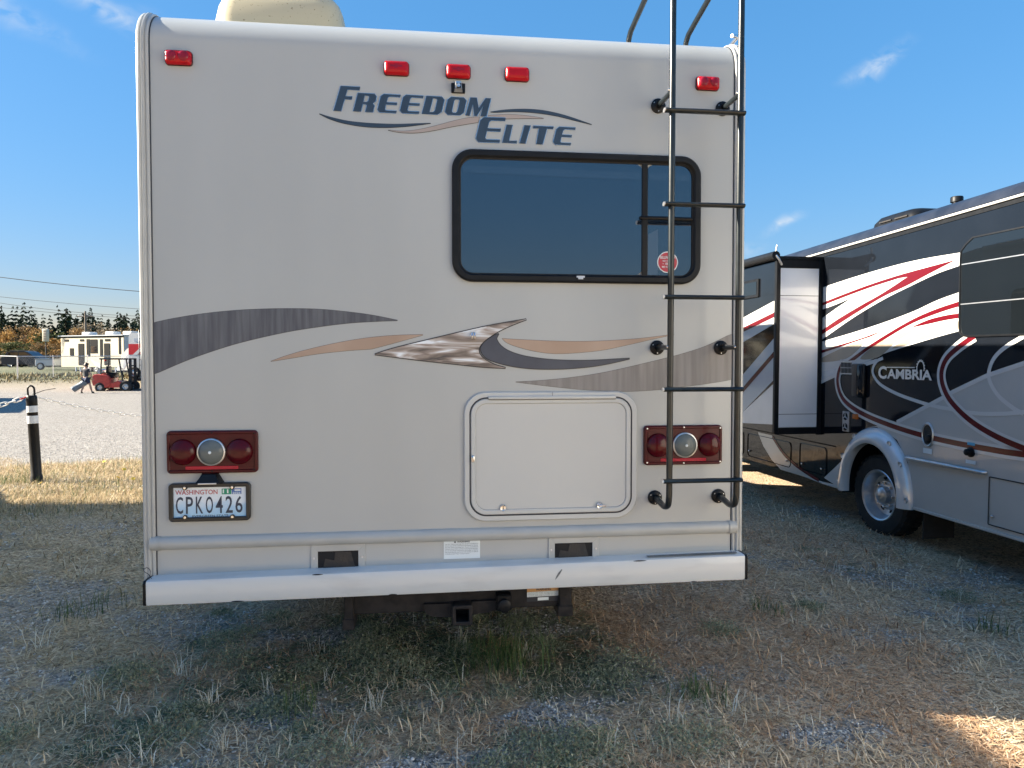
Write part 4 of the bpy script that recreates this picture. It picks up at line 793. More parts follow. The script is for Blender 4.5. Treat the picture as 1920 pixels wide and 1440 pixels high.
# ------------------------------------------------------------------ the dark motorhome on the right
S = SIDE
CB = thing('motorhome', 'dark glossy motorhome with white and red swirl stripes parked at the right', 'motorhome', (5.2012, 3.1762, -.16), (R(.636), 0, R(2.3)))
M['cb_dark'] = pbr('glossy_slate_paint', (.008, .010, .014), .05, var=.1, scale=3, coat=.1, spec=.4)
M['cb_taupe'] = pbr('glossy_champagne_paint', (.48, .47, .445), .16, var=.03, scale=3, coat=.5)
M['cb_white'] = pbr('glossy_white_paint', (.62, .61, .585), .14, var=.02, scale=4, coat=.4)
M['cb_cream'] = pbr('glossy_cream_paint', (.36, .30, .225), .12, var=.03, scale=4, coat=.6)
M['cb_red'] = pbr('glossy_dark_red_paint', (.105, .005, .010), .14, var=.06, scale=4, coat=.1, spec=.35)
M['cb_silver'] = pbr('silver_paint', (.66, .68, .70), .18, .2, var=.04, scale=4, coat=.7)
M['cb_roof'] = pbr('navy_roof_cap', (.010, .013, .022), .35, scale=5, col2=(.022, .026, .038))
M['cb_panel'] = pbr('white_slide_panel', (.85, .86, .87), .14, var=.02, scale=4, coat=.6)
YR, YF, ZT, ZS = -3.0, 4.6, 2.72, .352
side3 = lambda d: (lambda y, z: (-d, y, z))
arch = [(.395, ZS)] + [(.39 * math.cos(R(a)), .40 + .46 * math.sin(R(a))) for a in range(0, 181, 10)] + [(-.395, ZS)]
flat('side_wall', [[(YR, ZS), (-.395, ZS)] + arch[::-1] + [(.395, ZS), (YF, ZS), (YF, ZT - .027 * (YF - 1.06)), (YR, ZT - .027 * (YR - 1.06))]], side3(0), M['cb_dark'], CB)
# roof, ends and far side as one shell behind the side wall
roofp = [(0.0, ZT), (-.012, ZT + .03), (.015, ZT + .085), (.06, ZT + .125), (.14, ZT + .150), (1.22, ZT + .20), (2.30, ZT + .150), (2.40, ZT + .11), (2.44, ZT + .04), (2.44, ZS)]
rz_ = lambda y: -.027 * (y - 1.06)
m = MB(); m.loft([[(x, y, z + rz_(y) * (z > 1)) for x, z in roofp] for y in (YR, YF)], False, False, False)
for y in (YR, YF): m.add([(x, y, z + rz_(y) * (z > 1)) for x, z in roofp] + [(0, y, ZS)], [tuple(range(len(roofp) + 1))])
m.build('roof', M['cb_roof'], CB, 40)
m = MB(); m.box(.45, 1.99, YR + .02, YF - .02, ZS + .0, ZS + .02); m.build('floor', M['dark'], CB, None)
m = MB(); m.tube([(-.012, YR, ZT + .012 + rz_(YR)), (-.012, YF, ZT + .012 + rz_(YF))], .011, 8); gt = m.build('gutter', M['cb_white'], CB, 60)
m = MB(); m.add([(-.006, y, ZT + d + rz_(y)) for y in (YR, YF) for d in (-.034, -.004)], [(0, 1, 3, 2)]); m.build('gutter_shadow', M['black_plastic'], gt, None)  # black strip drawn as the shadow below the gutter
m = MB(); m.loft([[(x, y, z) for x, z in ((.0, 1.0), (.0, .25), (.42, .25), (.42, 1.0))] for y in (-.44, .44)]); 
wl_ = MB(); wl_.add([(.40, -.5, .30), (.40, .5, .30), (.40, .5, 1.0), (.40, -.5, 1.0), (.004, .5, 1.0), (.004, -.5, 1.0), (.004, .5, .3), (.004, -.5, .3)], [(0, 1, 2, 3), (2, 3, 5, 4), (1, 2, 4, 6), (0, 3, 5, 7)]); wl_.build('wheel_well', M['void'], CB, None)

def sp_(name, loop, mat, d, n=4, curve=True, parent=None):
    return flat(name, [cm(loop, n, True) if curve else loop], side3(d), M[mat], parent or CB)
sp_('champagne_field', S['taupe'] and [p for p in S['taupe'] if True][:6] + [(-3.0, ZS + .0), (-.49, ZS), (-.49, .50), (-.42, .74), (-.28, .92), (0.0, 1.01), (.12, .99)], 'cb_taupe', .0015, curve=False)
sp_('silver_field', S['silverL'], 'cb_silver', .0015, curve=False)
sp_('white_band', cm(S['whiteA'][:4], 5) + cm(S['whiteA'][4:], 5), 'cb_white', .0025, curve=False)
sp_('white_band', cm(S['whiteB'][:6], 5) + cm(S['whiteB'][6:], 5), 'cb_white', .0022, curve=False)
sp_('red_stripe', cm(S['redA'][:6], 4) + cm(S['redA'][6:12], 4) + cm(S['redA'][12:17], 4) + cm(S['redA'][17:], 4), 'cb_red', .0045, curve=False)
sp_('dark_wedge', S['darkA'], 'cb_dark', .0045, curve=False)
for k in 'BCD':
    h_ = len(S['red' + k]) // 2; h_ = 6 if k == 'B' else (4 if k == 'C' else 4)
    sp_('red_stripe', cm(S['red' + k][:h_], 4) + cm(S['red' + k][h_:], 4), 'cb_red', .0048, curve=False)
for k in 'ABC': sp_('cream_panel', S['cream' + k], 'cb_cream', .0036, 5)
st3 = side3(.0052)
def band(pts, n=8, red=True):
    P = cm(pts, n)
    strip('white_outline', P, .036, side3(.0056), M['cb_white'], CB, .030) if red else strip('white_outline', P, .034, side3(.0050), M['cb_white'], CB)
    if red:
        strip('red_band', P, .044, side3(.0060), M['cb_red'], CB); strip('white_outline', P, .030, side3(.0056), M['cb_white'], CB, -.030)
band(S['curve2']); band(S['curve3'])
strip('white_outline', cm(S['curve1'], 8), .030, side3(.0050), M['cb_white'], CB)
strip('white_outline', cm(S['curve4'], 8), .032, side3(.0048), M['cb_white'], CB)
strip('white_outline', S['lineS'], .034, side3(.0046), M['cb_white'], CB)
strip('white_outline', S['lineL'], .034, side3(.0046), M['cb_white'], CB)
sp_('white_swoosh', S['swL'], 'cb_silver', .0030, curve=False)
strip('red_band', cm(S['redL'], 5), .036, side3(.0042), M['cb_red'], CB)
sp_('silver_gore', S['triL'], 'cb_silver', .0026, curve=False)
# side window
wp = [(-.965, 1.86), (-.955, 2.20), (-.965, 2.44), (-1.02, 2.535), (-1.10, 2.575), (-2.6, 2.575), (-2.6, 1.82), (-1.02, 1.82)]
wo = cm([(-.967, 1.90), (-.962, 2.42), (-.99, 2.51), (-1.08, 2.575)], 4) + [(-2.5, 2.575), (-2.5, 1.815)] + cm([(-1.05, 1.815), (-.985, 1.835), (-.967, 1.90)], 4)
cxy = (-1.73, 2.19)
shr = lambda k: [(cxy[0] + (y - cxy[0]) * (1 - k / .77), cxy[1] + (z - cxy[1]) * (1 - k / .38)) for y, z in wo]
m = MB(); m.loft([[(-d, y, z) for y, z in shr(k)] for d, k in ((.0, -.006), (.016, -.004), (.018, .008), (.008, .012))], True, False, False); wnf = m.build('side_window', M['black_plastic'], CB, 40)
for za, zb in ((2.382, 2.565), (2.072, 2.376), (1.823, 2.066)):
    lp = [p for p in shr(.010)]
    q = []
    for i in range(len(lp)):   # clip the outline to za..zb
        q.append(lp[i])
    def clip(poly, f):
        out = []
        for i in range(len(poly)):
            a, b2 = poly[i - 1], poly[i]; fa, fb = f(a), f(b2)
            if (fa >= 0) != (fb >= 0): t = fa / (fa - fb); out.append((a[0] + (b2[0] - a[0]) * t, a[1] + (b2[1] - a[1]) * t))
            if fb >= 0: out.append(b2)
        return out
    q = clip(clip(lp, lambda p: p[1] - za), lambda p: zb - p[1])
    flat('window_pane', [q], side3(.0105 if za != 2.382 else .0125), M['glass_side'], wnf)
for z_ in (2.379, 2.069): m = MB(); m.box(-.0135, -.009, -2.5, -.978, z_ - .004, z_ + .004); m.build('pane_divider', M['alu'], wnf, None)
# slide-out room
sy, so, szt, szb, sf = S['slide']['y'], S['slide']['out'], 2.64, .868, 2.75
SL = bpy.data.objects.new('slide_out', None); link(SL, CB)
m = MB(); m.box(-so, .0, sy, sf, szb, szt); m.build('slide_box', M['cb_dark'], SL, None)
m = MB(); m.box(-so + .03, -.035, sy - .006, sy + .01, szb + .05, szt - .06, .004, 1); ep = m.build('end_panel', M['cb_panel'], SL)
for z_ in (2.285, 1.055): m = MB(); m.box(-so + .032, -.037, sy - .0075, sy - .004, z_, z_ + .005); m.build('panel_joint', M['dark'], ep, None)
m = MB(); m.box(-so - .012, -so + .035, sy - .014, sy + .03, szb - .01, szt + .02, .004, 1); m.box(-.045, .006, sy - .016, sy + .02, szb - .03, szt + .02, .004, 1); m.box(-so + .03, -.03, sy - .012, sy + .02, szt - .07, szt + .02, .004, 1); m.box(-so, -.01, sy - .010, sy + .02, szb - .02, szb + .05, .003, 1); m.build('slide_trim', M['black_plastic'], SL)
m = MB(); m.tube([(-so - .03, sy - .03, szt + .055), (-so - .03, sf, szt + .055)], .045, 12); aw = m.build('slide_awning', M['black_plastic'], SL, 60)
m = MB(); m.tube([(-so - .03, sy - .03, szt + .055), (-so - .01, sy - .045, szt + .02), (-so + .04, sy - .02, szt - .04)], .012, 6); m.tube([(-so - .03, sy - .02, szt + .09), (-so - .02, sy - .03, szt + .16)], .007, 6); m.build('awning_arm', M['alu'], aw, 60)
m = MB(); m.box(-so - .03, -.0, sy - .02, sf, szt + .02, szt + .05); m.build('awning_fabric', M['black_plastic'], aw, None)
m = MB(); m.box(-so - .020, -so, 1.25, 1.62, 2.30, 2.50, .006, 1); sw = m.build('slide_window', M['black_plastic'], SL); m = MB(); m.box(-so - .0225, -so - .019, 1.28, 1.59, 2.33, 2.47); m.build('pane', M['glass_side'], sw, None)
osd = lambda d: (lambda y, z: (-so - d, y, z))
def oband(name, pts, mat, d): return flat(name, [pts], osd(d), M[mat], SL)
oband('white_band', [(sy + .02, 2.24), (sf, 1.86), (sf, 1.52), (sy + .02, 2.00)], 'cb_white', .002)
oband('red_stripe', [(sy + .02, 2.12), (sf, 1.76), (sf, 1.71), (sy + .02, 2.07)], 'cb_red', .0045)
oband('white_band', [(sy + .02, 1.86), (1.6, 1.45), (sf, .95), (sf, .88), (1.6, 1.02), (sy + .02, 1.42)], 'cb_white', .002)
oband('red_stripe', [(sy + .02, 1.72), (1.6, 1.30), (2.2, .95), (2.1, .95), (1.6, 1.24), (sy + .02, 1.66)], 'cb_red', .0045)
oband('silver_field', [(sy + .02, 1.38), (1.6, 1.02), (1.9, .88), (sy + .02, .95)], 'cb_silver', .002)
# fender flare, wheel
fc = .40
def fl(a, t):
    ri = (.385 + .115 * t); rz = (.455 + .145 * t)
    if a < 0: return (ri, fc + a)
    if a > 180: return (-ri, fc - (a - 180))
    return (ri * math.cos(R(a)), fc + rz * math.sin(R(a)))
angs = [-.06, -.03] + list(range(0, 181, 6)) + [180.03, 180.06]
rings = []
for t, d in ((0, .0), (0, .075), (.12, .088), (.5, .082), (.85, .050), (1.0, .022), (1.0, .0)):
    rings.append([(-d, *fl(a, t)) for a in angs])
m = MB(); m.loft(rings, False, False, False); ff = m.build('fender_flare', M['cb_silver'], CB, 50)
for a in (178, 146, 122, 30, 60, 4):
    y_, z_ = fl(a, .80)
    m = MB(); m.revolve([(.024, .055), (.022, .066), (.012, .064), (0, .060)], 14, lambda p, q, h: (-h, y_ + p, z_ + q)); m.build('flare_screw', M['alu'], ff, 40)
wheel(CB, .145, 0, .37, .37, .24, .232, .105, -1, 8)
wheel(CB, 2.30, 0, .37, .37, .24, .232, .105, 1, 8)
wheel(CB, .145, 4.3, .37, .37, .24, .232, .03, -1, 8)
wheel(CB, 2.30, 4.3, .37, .37, .24, .232, .03, 1, 8)
m = MB(); m.box(.05, .35, -.56, -.55, .10, .60); m.build('mud_flap', M['rubber'], CB, None)
# doors of the compartments
def door(y0, y1, z0, z1, mat, r=.05, knob=None):
    y0, y1 = min(y0, y1), max(y0, y1)
    m = MB(); m.loft([[(-d, y, z) for y, z in inset_rr(y0, z0, y1, z1, r, k)] for d, k in ((.0005, 0), (.009, .001), (.010, .006), (.0068, .008))], True, False, False); f = m.build('compartment_door', M['cb_dark' if mat == 'cb_dark' else 'dark'], CB, 40)
    for yy in (y0 + .07, y1 - .07) if knob is None else knob:
        m = MB(); m.revolve([(.012, .006), (.012, .02), (.006, .024), (0, .024)], 12, lambda p, q, h: (-h, yy + p, z0 + .07 + q)); m.build('door_latch', M['chrome'], f, 40)
    return f
door(1.434, 2.45, .398, .690, 'cb_dark'); door(.760, 1.265, .415, .715, 'cb_dark'); door(-2.4, -1.286, .400, .766, 'cb_taupe', .012, (-1.335,)); door(2.55, 3.5, .398, .69, 'cb_dark')
m = MB(); m.box(-.010, .0, .62, 3.9, .742, .752); m.build('skirt_seam', M['black_plastic'], CB, None)
m = MB(); m.box(-.012, .004, -3.0, -.50, ZS - .006, ZS + .018, .003, 1); m.build('skirt_edge', M['cb_taupe'], CB)
# small fittings
m = MB(); m.tube([(-.004, -.432, .785), (-.03, -.436, .785), (-.032, -.46, .785), (-.032, -1.22, .787), (-.03, -1.25, .787), (-.004, -1.256, .787)], .0155, 10); m.build('grab_rail', M['alu'], CB, 60)
ell = lambda k, d: [(-d, -.655 + .066 * k * math.cos(2 * math.pi * i / 28), 1.006 + .104 * k * math.sin(2 * math.pi * i / 28)) for i in range(28)]
m = MB(); m.loft([ell(1.0, .0), ell(1.0, .012), ell(.93, .016), ell(.82, .012), ell(.78, -.0)], True, False, False); il = m.build('fuel_inlet', M['alu'], CB, 50)
m = MB(); m.loft([ell(.84, .0105), ell(.70, .0085), ell(.3, .0080)], True, False, True); m.build('inlet_recess', M['dark'], il, 50)
m = MB(); m.revolve([(.034, .008), (.034, .016), (.024, .020), (0, .020)], 14, lambda p, q, h: (-h, -.668 + p, .975 + q)); m.build('filler_cap', M['black_plastic'], il, 40)
m = MB(); m.revolve([(.040, .0), (.040, .01), (.026, .015), (.026, .045), (.018, .05), (0, .05)], 16, lambda p, q, h: (-h, -1.107 + p, .9225 + q)); m.build('power_inlet', M['black_plastic'], CB, 40)
flat('blue_label', [[(-1.075, .976), (-1.15, .976), (-1.15, .998), (-1.075, .998)]], side3(.0085), pbr('blue_label', (.10, .42, .62), .4), CB)
flat('white_label', [[(-.607, .849), (-.707, .849), (-.707, .893), (-.607, .893)]], side3(.0075), M['paper'], CB)
flat('white_label', [[(-1.062, .830), (-1.16, .832), (-1.16, .860), (-1.062, .860)]], side3(.0075), M['paper'], CB)
m = MB(); m.box(-.014, 0, .395, .495, .918, 1.118, .004, 1); ob = m.build('utility_vent', M['alu'], CB)
for z_ in (.965, 1.068):
    m = MB(); m.revolve([(.038, .0142), (.036, .016), (0, .016)], 16, lambda p, q, h: (-h, .445 + p, z_ + q)); f_ = m.build('vent_hole', M['void'], ob, 40)
    m = MB(); 
    for a in (90, 210, 330): m.tube([(-.0175, .445, z_), (-.0175, .445 + .036 * math.cos(R(a)), z_ + .036 * math.sin(R(a)))], .005, 5)
    tag(m.build('vent_spokes', M['alu'], f_, None), kind='stuff')
m = MB(); m.box(-.03, 0, .255, .320, 1.055, 1.105, .008, 2); m.build('amber_marker', lens('amber_lens', (.62, .16, .03)), CB)
m = MB(); m.box(-.010, 0, .361, .546, 1.482, 1.612, .003, 1); vg = m.build('grille_vent', M['alu'], CB)
m = MB()
for i in range(8): m.box(-.0135, -.0095, .372 + i * .0218, .382 + i * .0218, 1.495, 1.545); m.box(-.0135, -.0095, .372 + i * .0218, .382 + i * .0218, 1.552, 1.600)
tag(m.build('grille_slots', M['dark'], vg, None), kind='stuff')
m = MB(); m.box(-.045, 0, .150, .330, 1.268, 1.592, .02, 2); m.build('entry_light_housing', M['cb_dark'], CB)
# name plate
q3 = lambda y0, z0, y1, z1, d: [(-d, y0, z0), (-d, y1, z0), (-d, y1, z1), (-d, y0, z1)]
LQ = S['logo']; ya, yb = LQ[0][0], LQ[1][0]; za, zb = LQ[0][1], LQ[3][1]
nm = bpy.data.objects.new('name_plate', None); link(nm, CB)
M['cb_chrome'] = pbr('chrome_letters', (.80, .80, .80), .28, .6, var=.03)
text('letter_c', 'C', q3(ya, za - .006, ya + (yb - ya) * .17, zb + .002, .0105), M['cb_chrome'], nm, .035)
text('lettering', 'AMBRIA', q3(ya + (yb - ya) * .18, za, yb, za + (zb - za) * .80, .0105), M['cb_chrome'], nm, .035)
gc, gr_ = (ya + (yb - ya) * .80, zb - .012), .040
ringp = [(gc[0] + gr_ * math.cos(R(a)) * 1.05, gc[1] + gr_ * 1.6 * math.sin(R(a))) for a in range(-25, 206, 7)]
strip('gear_arc', ringp, .010, side3(.0105), M['cb_chrome'], nm)
for a in range(-10, 200, 21):
    p0 = (gc[0] + gr_ * 1.10 * math.cos(R(a)), gc[1] + gr_ * 1.68 * math.sin(R(a))); p1 = (gc[0] + gr_ * 1.33 * math.cos(R(a)), gc[1] + gr_ * 1.90 * math.sin(R(a)))
    strip('gear_tooth', [p0, p1], .011, side3(.0105), M['cb_chrome'], nm)
strip('underline', [(ya + (yb - ya) * .17, zb - .008), (ya + (yb - ya) * .70, zb - .004)], .008, side3(.0105), M['cb_chrome'], nm)
# roof fittings
m = MB(); rg = []
for z, i_ in ((ZT + .12, 0), (ZT + .24, .02), (ZT + .29, .05), (ZT + .31, .10)): rg.append([(x, y, z + .02) for x, y in rrect(.32 + i_, -.02 + i_, .92 - i_, .64 - i_ * 1.6, .08, 5)])
m.loft(rg, True, False, True); ac = m.build('roof_air_conditioner', M['black_plastic'], CB, 50)
m = MB()
for i in range(3):
    for y0 in (.08, .30): m.box(.312 - .002 + i * .008, .335 + i * .008, y0, y0 + .17, ZT + .175 + i * .038, ZT + .186 + i * .038)
tag(m.build('shroud_slots', M['dark'], ac, None), kind='stuff')
m = MB(); m.revolve([(.036, ZT + .12), (.036, ZT + .225), (.048, ZT + .227), (.048, ZT + .265), (.044, ZT + .272), (0, ZT + .272)], 18, lambda p, q, h: (.24 + p, -.62 + q, h)); m.build('roof_vent_pipe', M['black_plastic'], CB, 40)
cp2 = [(4.55, .40), (4.55, 2.0), (5.0, 1.95), (5.55, 1.35), (6.3, 1.2), (6.4, .40)]
m = MB(); m.loft([[(x, y, z) for y, z in cp2] for x in (.15, 2.29)]); m.build('cab', M['cb_dark'], CB, 25)

# ------------------------------------------------------------------ yard behind: placed by distance ahead and offset to the side of the viewpoint
VA = R(6.707)
def at(lat, dist): return (CAM.x + dist * math.sin(VA) + lat * math.cos(VA), CAM.y + dist * math.cos(VA) - lat * math.sin(VA))
def ground_at(lat, dist): x, y = at(lat, dist); return (x, y, gz(x, y))

M['trailer_white'] = pbr('trailer_siding_white', (.70, .69, .65), .35, var=.03, scale=2)
M['trailer_cream'] = pbr('trailer_siding_cream', (.60, .54, .42), .4, var=.04, scale=2)
M['trailer_grey'] = pbr('trailer_end_grey', (.46, .49, .53), .4, var=.04, scale=2)
M['trailer_black'] = pbr('trailer_black_trim', (.008, .008, .009), .5, spec=.1)
M['hc_red'] = pbr('bright_red_paint', (.62, .025, .03), .3, var=.06)
M['fork_red'] = pbr('faded_red_paint', (.62, .085, .065), .38, var=.12, scale=5)

# plain travel trailers out of view: two cast shade, one added to bounce light
def travel_trailer(label, loc, rotz, length, top, group=None, mat='trailer_white'):
    """right side on local x = 0, front end on local y = 0, body towards -x and -y"""
    t = thing('travel_trailer', label, 'trailer', loc, (0, 0, rotz), group)
    pr = [(0, .5), (0, top - .12), (-.04, top - .04), (-.12, top), (-2.36, top), (-2.44, top - .05), (-2.48, top - .12), (-2.48, .5)]
    m = MB(); m.loft([[(x, y, z) for x, z in pr] for y in (0, -length)]); m.build('body', M[mat], t, 30)
    for y0, y1, z0, z1 in ((-length * .22, -length * .10, 1.5, 2.2), (-length * .62, -length * .45, 1.45, 2.2), (-length * .9, -length * .8, 1.6, 2.1)):
        m = MB(); m.loft([[(d, y, z) for y, z in inset_rr(y0, z0, y1, z1, .08, k)] for d, k in ((0, 0), (.02, .003), (.02, .03), (.006, .035))], True, False, True); m.build('window', M['glass_side'], t, 40)
    m = MB(); m.box(0, .02, -length * .36, -length * .30, .62, 2.45, .006, 1); dr = m.build('door', M[mat], t); m = MB(); m.box(.02, .05, -length * .355, -length * .35, 1.35, 1.5); m.build('handle', M['black_plastic'], dr, None)
    m = MB(); m.box(-1.6, -.8, -length * .5, -length * .4, top, top + .28, .06, 2); m.build('roof_air_conditioner', M['trailer_white'], t)
    m = MB(); m.box(-.003, .006, -length + .02, -.02, .80, .98); m.build('stripe', M['charcoal_decal'], t, None)
    for y_ in (-length * .58, -length * .68): wheel(t, -.14, y_, .34, .34, .22, .20, .04, 1)
    m = MB(); m.tube([(-.5, 0, .5), (-1.24, 1.1, .5)], .05, 6); m.tube([(-1.98, 0, .5), (-1.24, 1.1, .5)], .05, 6); m.build('tow_frame', M['dark'], t, None)
    return t
travel_trailer('white travel trailer beside the beige motorhome, just past the left edge', (-3.80, 4.85, 0), 0, 5.8, 3.25)
travel_trailer('white travel trailer added out of view behind right to reflect sunlight', (6.9, -1.35, -.16), 0, 4.4, 3.05)  # unseen trailer added to bounce sunlight onto the shaded ground and rear wall
travel_trailer('white travel trailer out in the gravel yard, past the left edge', (-26.5, 37.5, gz(-26, 36)), R(27.5), 17.5, 3.25)

# cream trailer with dark windows across the yard
cx_, cy_ = at(-32.8, 60); cz_ = .92
CT = thing('travel_trailer', 'cream trailer with black window bands and white roof units across the yard', 'trailer', (cx_, cy_, cz_ - .22), (0, 0, R(-25.7)))
LT, HT = 7.2, 3.12
m = MB(); m.box(-LT, 0, 0, 2.5, .45, HT, .03, 1); m.build('body', M['trailer_cream'], CT)
m = MB(); m.box(.002, .02, .05, 2.45, .5, HT - .06); m.build('shaded_end_wall', M['trailer_grey'], CT, None)  # grey colour stands for shade on this end of the cream trailer
m = MB(); m.box(-LT - .2, .05, -.14, 2.55, HT, HT + .09, .02, 1); m.build('roof', M['trailer_grey'], CT)
m = MB(); m.box(-LT - .05, .03, -.03, .005, HT - .10, HT - .002); m.build('eave_trim', M['trailer_black'], CT, None)
fx = lambda c: -LT + (c - 105) / (800 - 105) * LT
fz_ = lambda c: HT - (c - 365) / 495 * 2.95
for c0, c1, d0, d1 in ((150, 196, 405, 436), (325, 368, 406, 436), (600, 656, 408, 440), (210, 250, 535, 640), (440, 516, 410, 610), (398, 432, 405, 655), (545, 572, 410, 660), (748, 768, 375, 625)):
    m = MB(); m.box(fx(c0), fx(c1), -.03, .004, fz_(d1), fz_(d0)); w = m.build('window', M['trailer_black'], CT, None)
    if c1 - c0 > 50 and d1 - d0 > 100: m = MB(); m.box(fx(c0) + .08, fx(c1) - .08, -.036, -.028, fz_(d1) + .08, fz_((d0 + d1) / 2)); m.build('pane', M['glass'], w, None)
for c0, c1 in ((306, 366), (590, 650)): m = MB(); m.box(fx(c0), fx(c1), -.035, .004, fz_(780), fz_(470)); m.build('door', M['trailer_black'], CT, None)
for i, x_ in enumerate((-5.6, -2.9, -.9)):
    m = MB(); m.box(x_, x_ + 1.0, .7, 1.5, HT + .09, HT + .42, .10, 2); m.build('roof_unit', M['trailer_white'], CT)
m = MB(); m.box(.022, .05, .9, 1.9, 1.2, 2.55); m.build('end_window', M['glass_side'], CT, None)
m = MB(); m.add([(fx(430), -.006, fz_(690)), (fx(545), -.006, fz_(770)), (fx(560), -.006, fz_(850)), (fx(480), -.006, fz_(780))], [(0, 1, 2, 3)]); m.build('grey_sweep', M['trailer_grey'], CT, None)  # diagonal cast shadow painted grey on the cream side
m = MB(); m.add([(fx(700), -.006, fz_(860)), (fx(790), -.006, fz_(860)), (fx(740), -.006, fz_(790))], [(0, 1, 2)]); m.build('grey_sweep', M['trailer_grey'], CT, None)  # small grey triangle low on the cream side
for x_ in (-3.2, -4.0): w_ = wheel(CT, x_, .12, .34, .34, .2, .2, .03, 1); w_.rotation_euler = (0, 0, R(-90))
for x_ in (-5.5, -5.0, -4.5, -1.0): m = MB(); m.tube([(x_, .05, .5), (x_ + .12, -.05, .02)], .05, 6); m.build('stabiliser_jack', M['alu'], CT, None)

# white and red fifth-wheel trailer, half hidden behind the beige motorhome
hx_, hy_, hz_ = ground_at(-24.4, 45.2)
HC = thing('fifth_wheel_trailer', 'white trailer with a broad red band and rear ladder beside the forklift', 'trailer', (hx_, hy_, hz_), (0, 0, R(-9)))
pr = [(0, .75), (0, 3.45), (.10, 3.62), (.28, 3.70), (2.3, 3.70), (2.5, 3.55), (2.5, .75)]
m = MB(); m.loft([[(x, y, z) for x, z in pr] for y in (0, 9.5)]); m.build('body', M['trailer_white'], HC, 25)
m = MB(); m.box(-.006, 2.506, -.008, 9.4, 2.30, 2.98); m.build('red_band', M['hc_red'], HC, None)
m = MB(); m.add([(.55, -.012, 2.28), (1.0, -.012, 2.72), (1.35, -.012, 3.0), (1.05, -.012, 3.0), (.25, -.012, 2.28)], [(0, 1, 2, 3, 4)]); m.build('white_slash', M['trailer_white'], HC, None)
m = MB(); m.box(.35, 1.5, -.014, .0, 3.12, 3.34); m.build('name_panel', M['trailer_grey'], HC, None)
m = MB(); m.box(.0, 2.5, -.10, .0, .62, .80); m.build('rear_bumper', M['dark'], HC, None)
m = MB(); m.box(1.35, 2.5, -.05, .0, .35, 2.0); m.build('cargo_rack', M['black_plastic'], HC, None)
hl = bpy.data.objects.new('ladder', None); link(hl, HC)
for x_ in (.75, 1.15): m = MB(); m.tube([(x_, -.12, .7), (x_, -.12, 3.85), (x_, .1, 4.0), (x_, .9, 4.0)], .022, 6); m.build('rail', M['black_steel'], hl, 60)
for k in range(9): m = MB(); m.tube([(.75, -.12, .95 + k * .34), (1.15, -.12, .95 + k * .34)], .018, 6); m.build('rung', M['black_steel'], hl, 60)
for z_ in (.95, 1.55): m = MB(); m.box(1.36, 1.58, -.08, -.051, z_, z_ + .18); m.build('tail_light', M['red_lens'], HC, None)
sp2 = wheel(HC, .42, -.12, 1.15, .36, .2, .22, .04, 1); sp2.rotation_euler = (0, 0, R(-90)); sp2.name = 'spare_wheel'
for y_ in (4.6, 5.5): wheel(HC, .12, y_, .38, .38, .24, .22, .05, -1); wheel(HC, 2.38, y_, .38, .38, .24, .22, .05, 1)
# rounded white camper nose between the two trailers
nx2, ny2, nz2 = ground_at(-27.6, 50)
CN = thing('camper', 'rounded white and grey camper end behind the forklift guard', 'camper', (nx2, ny2, nz2), (0, 0, R(-14)))
pr = [(0, .5)] + [(1.15 - 1.15 * math.cos(R(a)), .9 + 1.3 * math.sin(R(a))) for a in range(0, 91, 10)] + [(4.5, 2.2), (4.5, .5)]
m = MB(); m.loft([[(x, y, z) for x, z in pr] for y in (0, 2.2)]); m.build('body', M['trailer_white'], CN, 30)
m = MB(); m.loft([[(x * .8 + .22, y, .55 + (z - .5) * .72) for x, z in pr[:11]] for y in (-.01, 0)]); m.build('side_panel', M['trailer_grey'], CN, 30)
wheel_c = wheel(CN, 2.2, .08, .33, .33, .2, .2, .03, 1); wheel_c.rotation_euler = (0, 0, R(-90))

# forklift
fx_, fy_, fz0 = ground_at(-24.72, 43.6)
FK = thing('forklift', 'red forklift with black overhead guard in the gravel yard', 'forklift', (fx_, fy_, fz0), (0, 0, R(-4)))
def yprism(m, pts, y0, y1, ins=.05):
    cx2 = sum(p[0] for p in pts) / len(pts); cz2 = sum(p[1] for p in pts) / len(pts)
    sh = [(cx2 + (x - cx2) * (1 - ins), cz2 + (z - cz2) * (1 - ins)) for x, z in pts]
    return m.loft([[(x, y0, z) for x, z in sh], [(x, y0 + .06, z) for x, z in pts], [(x, y1 - .06, z) for x, z in pts], [(x, y1, z) for x, z in sh]])
m = MB(); yprism(m, cm([(-1.05, .42), (-1.12, .75), (-1.05, 1.02), (-.85, 1.10), (-.25, 1.06), (-.08, .95), (-.02, .70), (.02, .50), (-.1, .34), (-.35, .30), (-.6, .62), (-.95, .45)], 3, True), .0, 1.15); m.build('counterweight', M['fork_red'], FK, 40)
m = MB(); yprism(m, [(-.15, .28), (-.05, .58), (.18, .58), (.42, .72), (.62, .66), (.72, .40), (.66, .28)], .05, 1.1); m.build('chassis', M['fork_red'], FK, 40)
m = MB(); yprism(m, [(-.55, 1.0), (-.50, 1.12), (.05, 1.10), (.12, .92), (-.2, .85)], .2, .95); m.build('engine_cover', M['black_plastic'], FK, 40)
m = MB(); m.box(-.35, .12, .32, .82, 1.10, 1.22, .04, 2); m.box(-.42, -.28, .32, .82, 1.15, 1.62, .05, 2); m.build('seat', M['black_plastic'], FK)
m = MB(); m.tube(cm([(.42 + .0, .57 + .17 * math.cos(R(a)), 1.32 + .17 * math.sin(R(a))) for a in range(0, 360, 30)], 2, True), .015, 5); m.tube([(.45, .57, 1.32), (.6, .57, .8)], .03, 6); m.build('steering_wheel', M['black_plastic'], FK)
